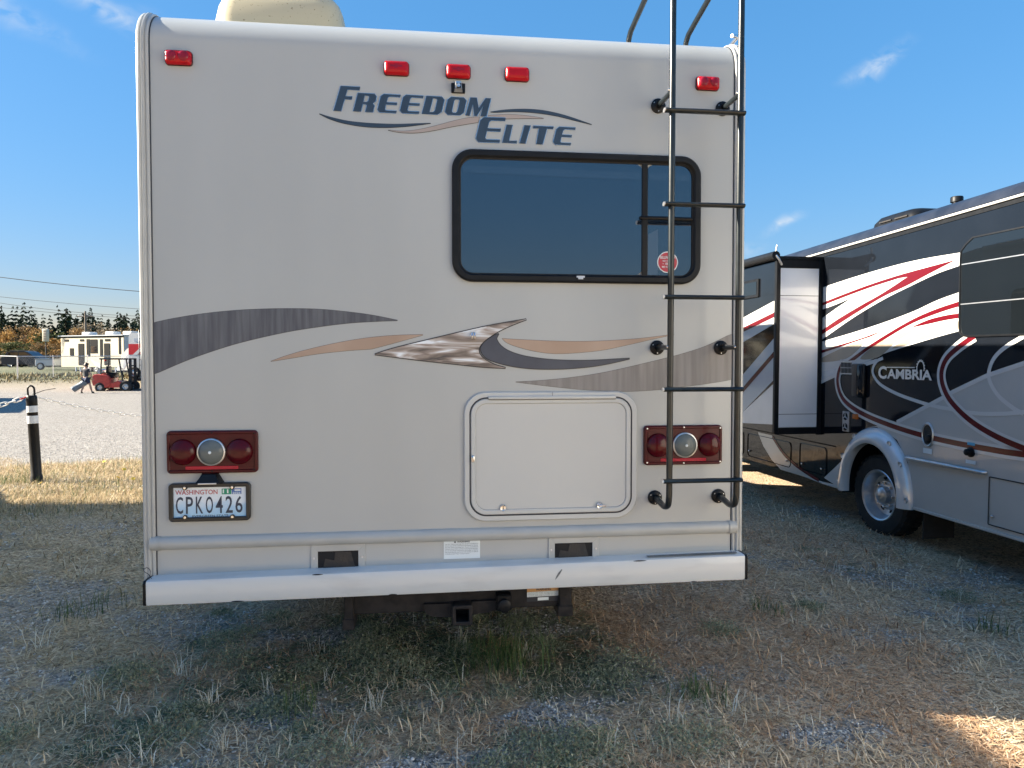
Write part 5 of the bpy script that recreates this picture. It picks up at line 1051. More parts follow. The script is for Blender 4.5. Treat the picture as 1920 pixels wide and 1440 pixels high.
for y_ in (.12, 1.02):
    for p in ([(-.62, 1.0), (-.55, 2.05)], [(.72, .7), (.50, 2.05)]): m = MB(); m.tube([(p[0][0], y_, p[0][1]), (p[1][0], y_, p[1][1])], .045, 6); m.build('guard_post', M['black_steel'], FK, 60)
    m = MB(); m.tube([(-.66, y_, 2.06), (.62, y_, 2.06)], .05, 6); m.build('guard_rail', M['black_steel'], FK, 60)
for k in range(7): m = MB(); m.tube([(-.6 + k * .19, .12, 2.07), (-.6 + k * .19, 1.02, 2.07)], .02, 5); m.build('guard_bar', M['black_steel'], FK, 60)
m = MB(); m.revolve([(.06, 0), (.06, .1), (.04, .13), (0, .13)], 10, lambda a, b2, h: (-.5 + a, .5 + b2, 1.92 + h)); m.build('beacon', M['red_lens'], FK)
m = MB(); m.tube([(-.72, .25, 1.28), (-.72, .95, 1.28)], .16, 14); m.build('gas_bottle', M['alu'], FK, 40)
ms = bpy.data.objects.new('mast', None); link(ms, FK)
for y_ in (.25, .88): m = MB(); m.box(1.02, 1.16, y_, y_ + .1, .12, 2.1); m.build('mast_channel', M['dark'], ms, None); m = MB(); m.box(1.16, 2.2, y_, y_ + .1, .12, .17); m.build('fork', M['dark'], ms, None)
for z_ in (.3, .9, 1.6, 2.02): m = MB(); m.box(1.05, 1.12, .25, .98, z_, z_ + .08); m.build('crossbar', M['dark'], ms, None)
for x_, r_ in ((-.62, .30), (.92, .35)):
    for y_, o_ in ((.10, 1), (1.05, -1)): w_ = wheel(FK, x_, y_, r_, r_, .24, r_ * .5, .05, o_, 5); w_.rotation_euler = (0, 0, R(-90))

# person carrying a grey drum
M['skin'] = pbr('skin', (.50, .30, .21), .55, var=.06); M['hair'] = pbr('dark_hair', (.02, .015, .012), .6)
M['shirt'] = pbr('charcoal_shirt', (.055, .058, .068), .85, var=.15, scale=9); M['shorts'] = pbr('navy_shorts', (.022, .035, .085), .85, var=.15, scale=9); M['shoe'] = pbr('dark_shoes', (.015, .015, .016), .6)
def skin(name, joints, bones, mat, parent, sub=2):
    me = bpy.data.meshes.new(name); bm = bmesh.new(); ly = bm.verts.layers.skin.verify(); vs_ = {}
    for i, (k, (p, r)) in enumerate(joints.items()):
        v = bm.verts.new(p); v[ly].radius = (r, r) if not isinstance(r, tuple) else r; v[ly].use_root = (i == 0); vs_[k] = v
    for a, b2 in bones: bm.edges.new((vs_[a], vs_[b2]))
    bm.to_mesh(me); bm.free()
    o = bpy.data.objects.new(name, me); COL.objects.link(o)
    o.modifiers.new('skin', 'SKIN').use_smooth_shade = True; s_ = o.modifiers.new('sub', 'SUBSURF'); s_.levels = sub; s_.render_levels = sub
    dg = bpy.context.evaluated_depsgraph_get(); nm_ = bpy.data.meshes.new_from_object(o.evaluated_get(dg)); bpy.data.objects.remove(o)
    nm_.materials.clear(); nm_.materials.append(mat)
    r_ = bpy.data.objects.new(name, nm_); link(r_, parent); return r_
px_, py_, pz_ = ground_at(-25.35, 42.2)
PS = thing('person', 'person in dark shirt and navy shorts walking with a grey drum', 'person', (px_, py_, pz_ + .01), (0, 0, R(-20)))
J = {'pelvis': ((0, 0, .92), (.155, .12)), 'waist': ((0, 0, 1.08), (.135, .10)), 'chest': ((.01, -.02, 1.30), (.165, .115)), 'collar': ((.015, -.02, 1.44), (.10, .08)), 'neck': ((.02, -.01, 1.52), .058),
     'head0': ((.03, .01, 1.60), .085), 'head1': ((.035, .01, 1.68), .098), 'head2': ((.035, .0, 1.745), .065), 'nose': ((.06, .105, 1.64), .018), 'chin': ((.045, .07, 1.575), .04)}
Bn = [('pelvis', 'waist'), ('waist', 'chest'), ('chest', 'collar'), ('collar', 'neck'), ('neck', 'head0'), ('head0', 'head1'), ('head1', 'head2'), ('head1', 'nose'), ('head0', 'chin')]
for s_, el, wr, hd_, kn, an, to in ((-1, (-.30, -.06, 1.16), (-.33, .08, .95), (-.34, .12, .87), (-.12, -.03, .50), (-.15, -.20, .12), (-.15, -.10, .035)),
                                    (1, (.29, .02, 1.15), (.31, .13, .93), (.31, .16, .85), (.16, .12, .51), (.24, .18, .09), (.26, .34, .035))):
    k = str(s_); J['sh' + k] = ((s_ * .19, -.02, 1.41), .075); J['el' + k] = (el, .047); J['wr' + k] = (wr, .03); J['pa' + k] = (hd_, (.040, .022))
    J['hip' + k] = ((s_ * .10, 0, .86), .10); J['kn' + k] = (kn, .062); J['ca' + k] = (tuple(np.array(kn) * .55 + np.array(an) * .45), .062); J['an' + k] = (an, .04); J['to' + k] = (to, .036)
    Bn += [('collar', 'sh' + k), ('sh' + k, 'el' + k), ('el' + k, 'wr' + k), ('wr' + k, 'pa' + k), ('pelvis', 'hip' + k), ('hip' + k, 'kn' + k), ('kn' + k, 'ca' + k), ('ca' + k, 'an' + k), ('an' + k, 'to' + k)]
    for f, (dx, dy, ln) in enumerate(((-.028, .02, .075), (-.010, .025, .085), (.010, .022, .078), (.026, .016, .062), (.045, .04, .035))):
        a_ = (hd_[0] + dx * .9, hd_[1] + .012, hd_[2] - .03 if f < 4 else hd_[2] + .01); b_ = (hd_[0] + dx, hd_[1] + dy, hd_[2] - .03 - ln * .6 if f < 4 else hd_[2] - .02); c_ = (hd_[0] + dx * 1.05, hd_[1] + dy * 2.2, hd_[2] - .03 - ln if f < 4 else hd_[2] - .045)
        for q_, pt in zip('abc', (a_, b_, c_)): J['f%s%d%s' % (k, f, q_)] = (pt, .0095)
        Bn += [('pa' + k, 'f%s%da' % (k, f)), ('f%s%da' % (k, f), 'f%s%db' % (k, f)), ('f%s%db' % (k, f), 'f%s%dc' % (k, f))]
bd_ = skin('body', J, Bn, M['skin'], PS)
def sub_j(keys, k): return {q_: (J[q_][0], tuple(v * k for v in J[q_][1]) if isinstance(J[q_][1], tuple) else J[q_][1] * k) for q_ in keys}
ks = ['pelvis', 'waist', 'chest', 'collar', 'sh-1', 'sh1']; js = sub_j(ks, 1.14)
for s_ in ('-1', '1'): a_ = np.array(J['sh' + s_][0]); b_ = np.array(J['el' + s_][0]); js['sl' + s_] = (tuple(a_ * .3 + b_ * .7), .068)
skin('shirt', js, [('pelvis', 'waist'), ('waist', 'chest'), ('chest', 'collar'), ('collar', 'sh-1'), ('collar', 'sh1'), ('sh-1', 'sl-1'), ('sh1', 'sl1')], M['shirt'], PS)
js = sub_j(['pelvis', 'hip-1', 'hip1'], 1.16)
for s_ in ('-1', '1'): a_ = np.array(J['hip' + s_][0]); b_ = np.array(J['kn' + s_][0]); js['th' + s_] = (tuple(a_ * .18 + b_ * .82), .092)
skin('shorts', js, [('pelvis', 'hip-1'), ('pelvis', 'hip1'), ('hip-1', 'th-1'), ('hip1', 'th1')], M['shorts'], PS)
for s_ in ('-1', '1'):
    js = {'a': (tuple(np.array(J['an' + s_][0]) + (0, -.03, -.03)), .052), 'b': (J['to' + s_][0], .046)}; skin('shoe', js, [('a', 'b')], M['shoe'], PS)
skin('hair', {'a': ((.035, -.005, 1.70), .108), 'b': ((.03, -.035, 1.64), .085), 'c': ((.04, .02, 1.75), .075)}, [('a', 'b'), ('a', 'c')], M['hair'], PS)
for s_ in (-1, 1):
    m = MB(); m.revolve([(.011, 0), (.008, .006), (0, .008)], 8, lambda a, b2, h: (.035 + s_ * .036 + a, .098 + h, 1.672 + b2)); m.build('eye', M['void'], bd_, 60)
    m = MB(); m.box(.035 + s_ * .098 - .012, .035 + s_ * .098 + .012, -.02, .025, 1.61, 1.68, .01, 2); m.build('ear', M['skin'], bd_)
m = MB(); m.box(.02, .055, .098, .110, 1.603, 1.612, .003, 1); m.build('mouth', M['red_inner'], bd_)
M['drum'] = pbr('grey_plastic_drum', (.17, .20, .23), .5, var=.12, scale=6)
dr_ = thing('drum', 'hollow grey drum carried under the arm of the walking person', 'drum', (px_ - .62, py_ - .02, pz_ + .30), (0, R(56), R(10)))
m = MB(); m.revolve([(.175, -.12), (.18, -.10), (.18, .02), (.172, .04), (.172, .50), (.18, .52), (.18, .72), (.165, .74), (.0, .74)], 22, lambda a, b2, h: (a, b2, h)); m.revolve([(.175, -.12), (.160, -.12), (.155, .6), (0, .6)], 22, lambda a, b2, h: (a, b2, h)); dsh = m.build('shell', M['drum'], dr_, 40)
m = MB(); m.revolve([(.178, -.125), (.178, -.10), (.158, -.10), (.158, -.125)], 22, lambda a, b2, h: (a, b2, h)); m.build('rim', M['alu'], dr_, 40)

# dark blue car
kx, ky, kz = ground_at(-48.9, 72)
CR = thing('car', 'dark blue car parked behind the fence at the left', 'car', (kx, ky, kz - .02), (0, 0, R(-6)))
M['car_blue'] = pbr('dark_blue_car_paint', (.008, .012, .024), .30, var=.05)
low = cm([(-2.3, .40), (-2.35, .75), (-2.25, .98), (-1.2, 1.02), (.7, 1.00), (1.7, .86), (2.2, .70), (2.33, .45), (2.2, .28), (-2.2, .28)], 3, True)
m = MB(); yprism(m, low, -.9, .9, .03); m.build('body', M['car_blue'], CR, 40)
m = MB(); m.loft([[(x, y * k, z) for x, z in ((-2.1, .98), (-1.75, 1.50), (-1.2, 1.62), (.0, 1.62), (.35, 1.52), (1.1, .98))] for y, k in ((-.86, .98), (.86, .98))]); m.build('cabin', M['car_blue'], CR, 30)
for x0, x1, x2, x3 in ((-1.75, -1.55, -.62, -.62), (-.54, -.54, .10, .85)):
    for y_ in (-.85, .85): m = MB(); m.add([(x0, y_, 1.03), (x3, y_, 1.03), (x2, y_, 1.50), (x1, y_, 1.50)], [(0, 1, 2, 3)]); m.build('window', M['glass_side'], CR, None)
m = MB(); m.box(2.15, 2.30, -.85, -.50, .62, .76, .02, 1); m.build('headlight', M['clear'], CR)
for y_ in (-.7, .7): m = MB(); m.tube([(-1.5, y_, 1.68), (.1, y_, 1.68)], .025, 6); m.build('roof_rail', M['dark'], CR, 60)
for x_ in (-1.42, 1.42):
    for y_, o_ in ((-.80, 1), (.80, -1)): w_ = wheel(CR, x_, y_, .34, .34, .2, .23, .03, o_, 5); w_.rotation_euler = (0, 0, R(-90))
# low grey utility trailer behind the fence
ux, uy, uz = ground_at(-41.6, 64)
UT = thing('utility_trailer', 'low grey utility trailer behind the fence left of the cream trailer', 'trailer', (ux, uy, uz), (0, 0, R(-5)))
m = MB(); m.box(-.9, .8, -.8, .8, .35, .95, .05, 1); m.build('box', M['trailer_grey'], UT)
m = MB(); m.box(-.95, .85, -.85, .85, .95, 1.0); m.build('lid', M['trailer_grey'], UT, None)
for x_ in (-.4,): w_ = wheel(UT, x_, -.8, .32, .32, .18, .2, .03, 1, 5); w_.rotation_euler = (0, 0, R(-90))

# chain-link fence
FN = thing('chain_link_fence', 'grey chain link fence along the far edge of the gravel yard', 'fence')
p0, p1 = at(-33.8, 48.5), at(-26.0, 51.5); NP = 5
ftop = lambda t: (p0[0] + (p1[0] - p0[0]) * t, p0[1] + (p1[1] - p0[1]) * t)
for k in range(NP):
    x_, y_ = ftop(k / (NP - 1)); z_ = gz(x_, y_); m = MB(); m.tube([(x_, y_, z_ - .1), (x_, y_, z_ + 1.58)], .045 if k in (0, 2) else .03, 8); m.build('post', M['alu'], FN, 60)
m = MB(); m.tube([(*ftop(0), gz(*ftop(0)) + 1.55), (*ftop(1), gz(*ftop(1)) + 1.50)], .028, 8); m.build('top_rail', M['alu'], FN, 60)
x_, y_ = ftop(0); x2, y2 = at(-46, 58)
m = MB(); m.tube([(x_, y_, gz(x_, y_) + 1.55), (x2, y2, gz(x2, y2) + 1.45)], .028, 8); m.build('top_rail', M['alu'], FN, 60)
V, T = [], []
for (xa, ya2), (xb, yb2) in ((ftop(0), ftop(1)),):
    Lf_ = math.hypot(xb - xa, yb2 - ya2); n = int(Lf_ / .10)
    for k in range(n):
        for s_ in (-1, 1):
            t0, t1 = k / n, (k + s_ * 15) / n; u0, u1 = 0.0, 1.0
            if t1 < 0 or t1 > 1: continue
            za_, zb_ = gz(xa + (xb - xa) * t0, ya2 + (yb2 - ya2) * t0), gz(xa + (xb - xa) * t1, ya2 + (yb2 - ya2) * t1)
            b_ = len(V); wd = .004
            for t_, z_ in ((t0, za_ + .04), (t1, zb_ + 1.5)):
                for dz in (-wd, wd): V.append((xa + (xb - xa) * t_, ya2 + (yb2 - ya2) * t_, z_ + dz))
            T += [(b_, b_ + 1, b_ + 3), (b_, b_ + 3, b_ + 2)]
o = tri_mesh('wire_mesh', V, T, M['alu'], FN); tag(o, kind='stuff')

# pylon sign, utility poles, power lines
sx_, sy_, sz_ = ground_at(-52.5, 80)
SG = thing('sign', 'tall pale sign board on a pole above the fence', 'sign', (sx_, sy_, sz_), (0, 0, R(-8)))
m = MB(); m.box(-.36, .36, -.12, .12, 3.35 - .5, 4.82 - .5, .10, 3); m.build('board', M['trailer_cream'], SG)
m = MB(); m.tube([(0, 0, 0), (0, 0, 2.9)], .07, 8); m.build('pole', M['dark'], SG, 60)
for i in range(4): m = MB(); m.box(-.16, .16, -.126, -.119, 3.1 + i * .28, 3.24 + i * .28); m.build('faded_lettering', M['tan_decal'], SG, None)
M['pole_wood'] = pbr('weathered_pole', (.22, .18, .145), .85, var=.15, scale=3, stretch=(4, 4, .3))
def pole(label, lat, dist, top):
    x_, y_, z_ = ground_at(lat, dist); t = thing('utility_pole', label, 'pole', (x_, y_, z_), (0, 0, R(-10)), 'utility poles carrying the power lines')
    m = MB(); m.tube([(0, 0, -.2), (0, 0, top - z_)], [.20, .13], 8); m.build('pole', M['pole_wood'], t, 60)
    m = MB(); m.box(-1.2, 1.2, -.06, .06, top - z_ - .9, top - z_ - .75); m.build('crossarm', M['pole_wood'], t, None)
    for k in (-1.1, -.4, .4, 1.1): m = MB(); m.revolve([(.05, 0), (.06, .08), (.03, .16), (0, .16)], 8, lambda a, b2, h: (k + a, b2, top - z_ - .75 + h)); m.build('insulator', M['trailer_grey'], t)
    return t
pole('wooden utility pole standing behind the cream trailer', -66, 110, 9.6)
def wire(label, a, b2, sag, r_=.022):
    P = []
    for k in range(25):
        t = k / 24; (l0, d0, z0), (l1, d1, z1) = a, b2
        x_, y_ = at(l0 + (l1 - l0) * t, d0 + (d1 - d0) * t); P.append((x_, y_, z0 + (z1 - z0) * t - sag * 4 * t * (1 - t)))
    m = MB(); m.tube(P, r_, 5); o = m.build('power_line', M['dark'], None, 60); tag(o, label, 'power line', 'power lines across the left sky'); return o
def zpx(y, d): return 1.436 + (682 - y) / 1330 * d
for i, (y0, y1, sg, lb) in enumerate(((517, 548, .25, 'thick power line highest in the left sky'), (556, 580, .2, 'thin power line second from the top in the left sky'), (561, 588, .6, 'power line third from the top in the left sky'), (575, 596, .3, 'lowest power line just above the far tree tops'))):
    d = 62; wire(lb, (-.80 * d, d, zpx(y0 - 12, d)), (-.44 * d, d, zpx(y1 + 6, d)), sg, .03 if i == 0 else .018)

# bollard and chain
BX, BY = -3.63, 6.21; BZ = gz(BX, BY)
BO = thing('bollard', 'black plastic bollard with two white bands and a loop on top', 'bollard', (BX, BY, BZ), (R(-.5), R(-2.6), 0))
m = MB(); m.revolve([(.068, -.05), (.066, .08), (.058, .10), (.056, .93), (.060, .935), (.060, 1.045), (.050, 1.06), (0, 1.06)], 20, lambda a, b2, h: (a, b2, h)); m.build('post', M['black_plastic'], BO, 40)
M['reflective'] = pbr('white_reflective_tape', (.72, .74, .76), .4, var=.08, scale=20)
for z_ in (.72, .855): m = MB(); m.revolve([(.0575, z_), (.0595, z_ + .002), (.0595, z_ + .092), (.0575, z_ + .094)], 20, lambda a, b2, h: (a, b2, h)); m.build('reflective_band', M['reflective'], BO, 40)
m = MB(); m.tube([(-.036, 0, 1.05), (-.038, 0, 1.13)] + [(-.038 * math.cos(R(a)), 0, 1.13 + .045 * math.sin(R(a))) for a in range(20, 180, 20)] + [(.038, 0, 1.13), (.036, 0, 1.05)], .011, 8); m.build('loop', M['black_plastic'], BO, 60)
M['chain_white'] = pbr('white_plastic_chain', (.78, .77, .74), .4, var=.05); M['chain_red'] = pbr('red_plastic_link', (.55, .05, .04), .4)
lk_mb = MB(); lk_mb.tube([(.030 * math.cos(R(a)) + (.012 if -90 < a < 90 or a > 270 else -.012), .017 * math.sin(R(a)), 0) for a in range(0, 361, 24)], .0055, 6)
def chain(label, a, b2, sag, n, scale, first=None):
    c = thing('plastic_chain', label, 'chain', a); proto = None
    for k in range(n):
        t = (k + .5) / n; f = lambda t: Vector(a).lerp(Vector(b2), t) - Vector((0, 0, sag * 4 * t * (1 - t)))
        p, d = f(t), (f(t + .01) - f(t - .01)).normalized()
        if proto is None: o = lk_mb.build('link', M['chain_white'], c, 60); proto = o
        else: o = bpy.data.objects.new('link', proto.data); link(o, c)
        if k == 0 and first:
            o.data = proto.data.copy(); o.data.materials[0] = first
            proto = bpy.data.objects.new('tmp', proto.data.copy()); proto.data.materials[0] = M['chain_white']
        o.location = p - Vector(a); o.rotation_mode = 'QUATERNION'; o.rotation_quaternion = d.to_track_quat('X', 'Z') @ Euler((R(90 * (k % 2)), 0, 0)).to_quaternion(); o.scale = (scale,) * 3
    if proto.name.startswith('tmp'): bpy.data.objects.remove(proto)
    return c
chain('white plastic chain running left from the bollard', (BX - .07, BY, BZ + 1.05), (BX - 2.2, BY - 1.6, .70), .16, 36, 1.25, M['chain_red'])
chain('thin white plastic chain sagging right from the bollard into the yard', (BX + .03, BY + .02, BZ + 1.03), (BX + 3.0, BY + 5.2, .95), .42, 72, 1.0)
m = MB(); m.tube([(BX - .03, BY, BZ + 1.07), (BX + .10, BY + .01, BZ + 1.12), (BX + .22, BY + .02, BZ + 1.14)], .004, 5); o = m.build('cable_tie', M['black_plastic'], None, 60); tag(o, 'thin dark cable tie sticking out of the bollard loop', 'cable tie')

# ------------------------------------------------------------------ trees
M['bark'] = pbr('bark', (.11, .085, .065), .9, var=.2, scale=8, bump=.4, bscale=20)
M['conifer'] = island('conifer_needles', [(.010, .022, .014), (.020, .040, .022), (.035, .060, .030), (.055, .075, .040)], .7)
M['leaf_brown'] = island('autumn_brown_leaves', [(.10, .06, .03), (.20, .12, .055), (.30, .19, .085), (.16, .11, .06)], .8, .2)
M['leaf_orange'] = island('autumn_orange_leaves', [(.16, .08, .025), (.32, .17, .05), (.40, .24, .08), (.22, .15, .06)], .8, .2)
M['leaf_olive'] = island('olive_green_leaves', [(.035, .05, .02), (.07, .085, .03), (.13, .13, .045), (.06, .07, .03)], .8, .2)
M['leaf_tan'] = island('pale_tan_twigs', [(.20, .16, .11), (.30, .24, .17), (.38, .31, .22)], .85, .1)
def conifer_mesh(seed, n_lv=26, per=9):
    g = np.random.default_rng(seed); V, T = [], []
    for i in range(n_lv):
        t = i / n_lv; z = .10 + .88 * t; Lb = (.20 * (1 - t) ** .85 + .015) * g.uniform(.75, 1.2)
        for k in range(per):
            if g.random() < .12: continue
            a = g.uniform(0, 6.283); L_ = Lb * g.uniform(.55, 1.25); dr = g.uniform(.15, .45) * L_
            d = np.array([math.cos(a), math.sin(a), 0]); s = np.array([-d[1], d[0], 0]); p0 = np.array([0, 0, z + g.uniform(-.015, .015)])
            for f0, f1, w in ((.05, .5, .20), (.3, .78, .24), (.55, 1.05, .16)):
                q0 = p0 + d * L_ * f0 - np.array([0, 0, dr * f0 ** 1.5]); q1 = p0 + d * L_ * f1 - np.array([0, 0, dr * f1 ** 1.3]); sw = s * L_ * w * g.uniform(.7, 1.3) + np.array([0, 0, g.uniform(-.012, .012)])
                b_ = len(V); V += [q0 + sw * .5, q0 - sw * .5, q1 + sw * .7 - np.array([0, 0, .01]), q1 - sw * .7 - np.array([0, 0, .012]), (q0 + q1) / 2 - np.array([0, 0, .028])]
                T += [(b_, b_ + 2, b_ + 4), (b_ + 1, b_ + 4, b_ + 3), (b_, b_ + 4, b_ + 1)]
    return np.array(V), np.array(T)
def broad_mesh(seed, n=1500, gap=.25):
    g = np.random.default_rng(seed); V, T = [], []; cl = []
    for k in range(16):
        a = g.uniform(0, 6.283); r_ = g.uniform(.03, .30); cl.append((r_ * math.cos(a), r_ * math.sin(a), g.uniform(.32, .92), g.uniform(.08, .17)))
    for k in range(n):
        cx2, cy2, cz2, cr = cl[g.integers(0, 16)]; d = g.normal(size=3); d /= np.linalg.norm(d); p = np.array([cx2, cy2, cz2]) + d * cr * g.uniform(.4, 1.15)
        if p[2] < .08: continue
        u = g.normal(size=3); u /= np.linalg.norm(u); w = np.cross(u, g.normal(size=3)); w /= np.linalg.norm(w); s = g.uniform(.012, .030)
        b_ = len(V); V += [p - u * s, p + w * s * .7, p + u * s, p - w * s * .7]; T += [(b_, b_ + 1, b_ + 2), (b_, b_ + 2, b_ + 3)]
    return np.array(V), np.array(T), cl
CON = [tri_mesh('crown', *conifer_mesh(s), M['conifer']).data for s in (1, 2, 3)]
BRD = []
for s in (4, 5, 6):
    V, T, cl = broad_mesh(s); BRD.append((tri_mesh('crown', V, T, M['leaf_brown']).data, cl))
for o in [o for o in COL.objects if o.name.startswith('crown')]: bpy.data.objects.remove(o)
TRK = MB().tube([(0, 0, -.02), (.004, 0, .5), (0, .003, .97)], [.018, .011, .002], 7).build('trunk', M['bark'], None, 60); trk_me = TRK.data; bpy.data.objects.remove(TRK)
BTR = []
for me_, cl in BRD:
    m = MB(); m.tube([(0, 0, -.02), (.01, .0, .2), (.0, .01, .42)], [.030, .022, .014], 7)
    for cx2, cy2, cz2, cr in cl[:9]: m.tube([(.0, .005, .16 + .2 * random.random()), (cx2 * .5, cy2 * .5, cz2 * .62), (cx2, cy2, cz2)], [.012, .008, .003], 5)
    o = m.build('trunk', M['bark'], None, 60); BTR.append(o.data); bpy.data.objects.remove(o)
MATC = {}
def tree(kind, lat, dist, top, label, wide=1.0, mat=None):
    x_, y_, z_ = ground_at(lat, dist); h_ = top - z_
    con = kind == 'conifer'
    t = thing('conifer_tree' if con else 'broadleaf_tree', label, 'tree', (x_, y_, z_), (0, 0, random.uniform(0, 6.28)), 'conifers on the skyline' if con else 'autumn trees beyond the yard')
    i = random.randrange(3); me_ = CON[i] if con else BRD[i][0]
    if not con:
        key = (i, mat)
        if key not in MATC: c_ = me_.copy(); c_.materials[0] = M[mat]; MATC[key] = c_
        me_ = MATC[key]
    cr = bpy.data.objects.new('crown', me_); link(cr, t); tk = bpy.data.objects.new('trunk', trk_me if con else BTR[i]); link(tk, t)
    for q_ in (cr, tk): q_.scale = (h_ * wide, h_ * wide, h_)
    return t
def pxl(x, d): return (x - 960) / 1330 * d
for x_, y_, d_, w_, lb in ((6, 582, 230, 1.0, 'dark conifer at the far left edge of the skyline'), (30, 604, 270, 1.0, 'small conifer right of the leftmost skyline conifer'), (66, 598, 240, 1.1, 'conifer just left of the pale sign'), (100, 606, 260, 1.0, 'conifer just right of the pale sign'),
        (125, 575, 215, 1.15, 'tallest conifer above the cream trailer roof'), (143, 592, 230, 1.1, 'conifer right of the tallest one'), (161, 580, 225, .9, 'slim conifer behind the utility pole'), (177, 589, 230, .9, 'narrow conifer right of the utility pole'), (191, 601, 260, 1.0, 'low conifer above the middle of the cream trailer'),
        (205, 594, 240, .9, 'pointed conifer above the right end of the cream trailer'), (217, 604, 290, 1.0, 'low conifer left of the twin conifers'), (227, 583, 215, .85, 'left one of the twin tall conifers'), (235, 587, 222, .85, 'right one of the twin tall conifers'), (250, 601, 260, 1.0, 'conifer right of the twin conifers'), (263, 606, 270, 1.0, 'conifer at the corner of the beige motorhome')):
    tree('conifer', pxl(x_, d_), d_, zpx(y_, d_), lb, w_ * 1.08)
for x_, y_, d_, w_, mt, lb in ((2, 606, 125, 1.1, 'leaf_brown', 'brown tree at the left edge behind the car'), (20, 618, 118, 1.3, 'leaf_orange', 'orange tree above the car bonnet'), (38, 607, 135, 1.2, 'leaf_brown', 'brown tree left of the sign with a bushy crown'), (55, 614, 126, 1.2, 'leaf_brown', 'brown tree nearest the sign on its left'), (74, 616, 122, 1.2, 'leaf_orange', 'orange tree directly behind the sign'), (97, 620, 120, 1.3, 'leaf_olive', 'olive tree between the sign and the cream trailer'),
        (110, 634, 105, 1.6, 'leaf_orange', 'low orange bush touching the left end of the cream trailer'), (60, 640, 100, 1.8, 'leaf_olive', 'low olive bush left of the sign pole'), (32, 638, 102, 1.8, 'leaf_olive', 'low olive bush behind the car roof'), (8, 640, 100, 1.8, 'leaf_olive', 'low olive bush at the left edge'), (84, 642, 98, 1.8, 'leaf_brown', 'low brown bush at the foot of the sign'),
        (173, 601, 190, .9, 'leaf_tan', 'bare pale tree right of the utility pole'), (196, 612, 170, 1.4, 'leaf_tan', 'pale tan tree above the trailer roof units'), (218, 616, 165, 1.5, 'leaf_tan', 'tan bush left of the ladder trailer'), (248, 616, 150, 1.5, 'leaf_brown', 'brown bush above the white and red trailer'), (150, 613, 170, 1.3, 'leaf_brown', 'brown tree behind the left roof unit of the cream trailer')):
    tree('broad', pxl(x_, d_), d_, zpx(y_, d_), lb, w_, mt)
# far wood all round the lot
V, T, n0 = [], [], 0
cv = [conifer_mesh(s, 15, 5) for s in (21, 22, 23)]
for k in range(800):
    a = random.uniform(-180, 180); d = random.uniform(300, 380)
    if k % 3: a = random.uniform(-52, -8)
    if abs(a - 24) < 26 and False: continue
    h_ = random.uniform(15, 24) * (1.0 if -60 < a < 0 else .72); x_, y_ = CAM.x + d * math.sin(R(a)), CAM.y + d * math.cos(R(a)); c_, t_ = cv[k % 3]
    ca_, sa_ = math.cos(a), math.sin(a)
    q = np.stack([(c_[:, 0] * ca_ - c_[:, 1] * sa_) * h_ * 1.05 + x_, (c_[:, 0] * sa_ + c_[:, 1] * ca_) * h_ * 1.05 + y_, c_[:, 2] * h_ + 1.0], 1)
    V.append(q); T.append(t_ + n0); n0 += len(q)
tag(tri_mesh('far_wood', np.concatenate(V), np.concatenate(T), M['conifer']), 'dark far wood along the whole skyline', 'wood', kind='stuff')
V, T = [], []
for k in range(5200):
    l_ = random.uniform(-75, -20); d_ = random.uniform(84, 92); x_, y_ = at(l_, d_); z_ = gz(x_, y_) + abs(random.gauss(0, .55)); p = np.array([x_, y_, z_]); u = np.random.default_rng(k).normal(size=(2, 3)) * .16
    b_ = len(V); V += [p - u[0], p + u[1], p + u[0]]; T.append((b_, b_ + 1, b_ + 2))
M['hedge'] = island('dark_hedge_leaves', [(.02, .025, .014), (.05, .045, .028), (.09, .06, .04)], .8)
tag(tri_mesh('hedge', V, T, M['hedge']), 'dark scrubby hedge behind the fence', 'hedge', kind='stuff')

# ------------------------------------------------------------------ grass, weeds and gravel
def scatter(n, rmin, rmax, a0=-48, a1=46):
    a = np.radians(rng.uniform(a0, a1, n)) + VA; r_ = np.exp(rng.uniform(math.log(rmin), math.log(rmax), n))
    return CAM.x + r_ * np.sin(a), CAM.y + r_ * np.cos(a)
def keep_open(x, y): return ~((x > -.1) & (x < 2.5) & (y > 2.2) & (y < 7.3)) & ~((x > 5.35) & (x < 7.6) & (y < 9))
def blades(name, x, y, L_, tilt, w, mat, bend=.5, z0=0.0):
    n = len(x); az = rng.uniform(0, 2 * np.pi, n); z = gh(x, y) + z0
    d = np.stack([np.cos(az), np.sin(az), np.zeros(n)], 1); s = np.stack([-np.sin(az), np.cos(az), np.zeros(n)], 1); up = np.array([0, 0, 1.0])
    P = np.stack([x, y, z], 1); t2 = np.clip(tilt + bend * rng.uniform(.4, 1.2, n), 0, 1.62)
    m1 = P + (d * np.sin(tilt)[:, None] + up * np.cos(tilt)[:, None]) * (L_ * .5)[:, None]; m2 = m1 + (d * np.sin(t2)[:, None] + up * np.cos(t2)[:, None]) * (L_ * .5)[:, None]
    hw = s * (w / 2)[:, None]
    V = np.stack([P - hw, P + hw, m1 - hw * .8, m1 + hw * .8, m2], 1).reshape(-1, 3); b_ = np.arange(n)[:, None] * 5
    T = np.concatenate([b_ + np.array([0, 1, 3]), b_ + np.array([0, 3, 2]), b_ + np.array([2, 3, 4])])
    return tri_mesh(name, V, T, mat)
M['thatch'] = island('dry_thatch', [(.18, .11, .06), (.62, .45, .27), (.82, .66, .44), (.46, .31, .18), (.86, .75, .55)], .85)
M['rusty'] = island('rusty_dead_grass', [(.17, .085, .045), (.54, .33, .18), (.72, .50, .31), (.40, .225, .12), (.80, .62, .42)], .85)
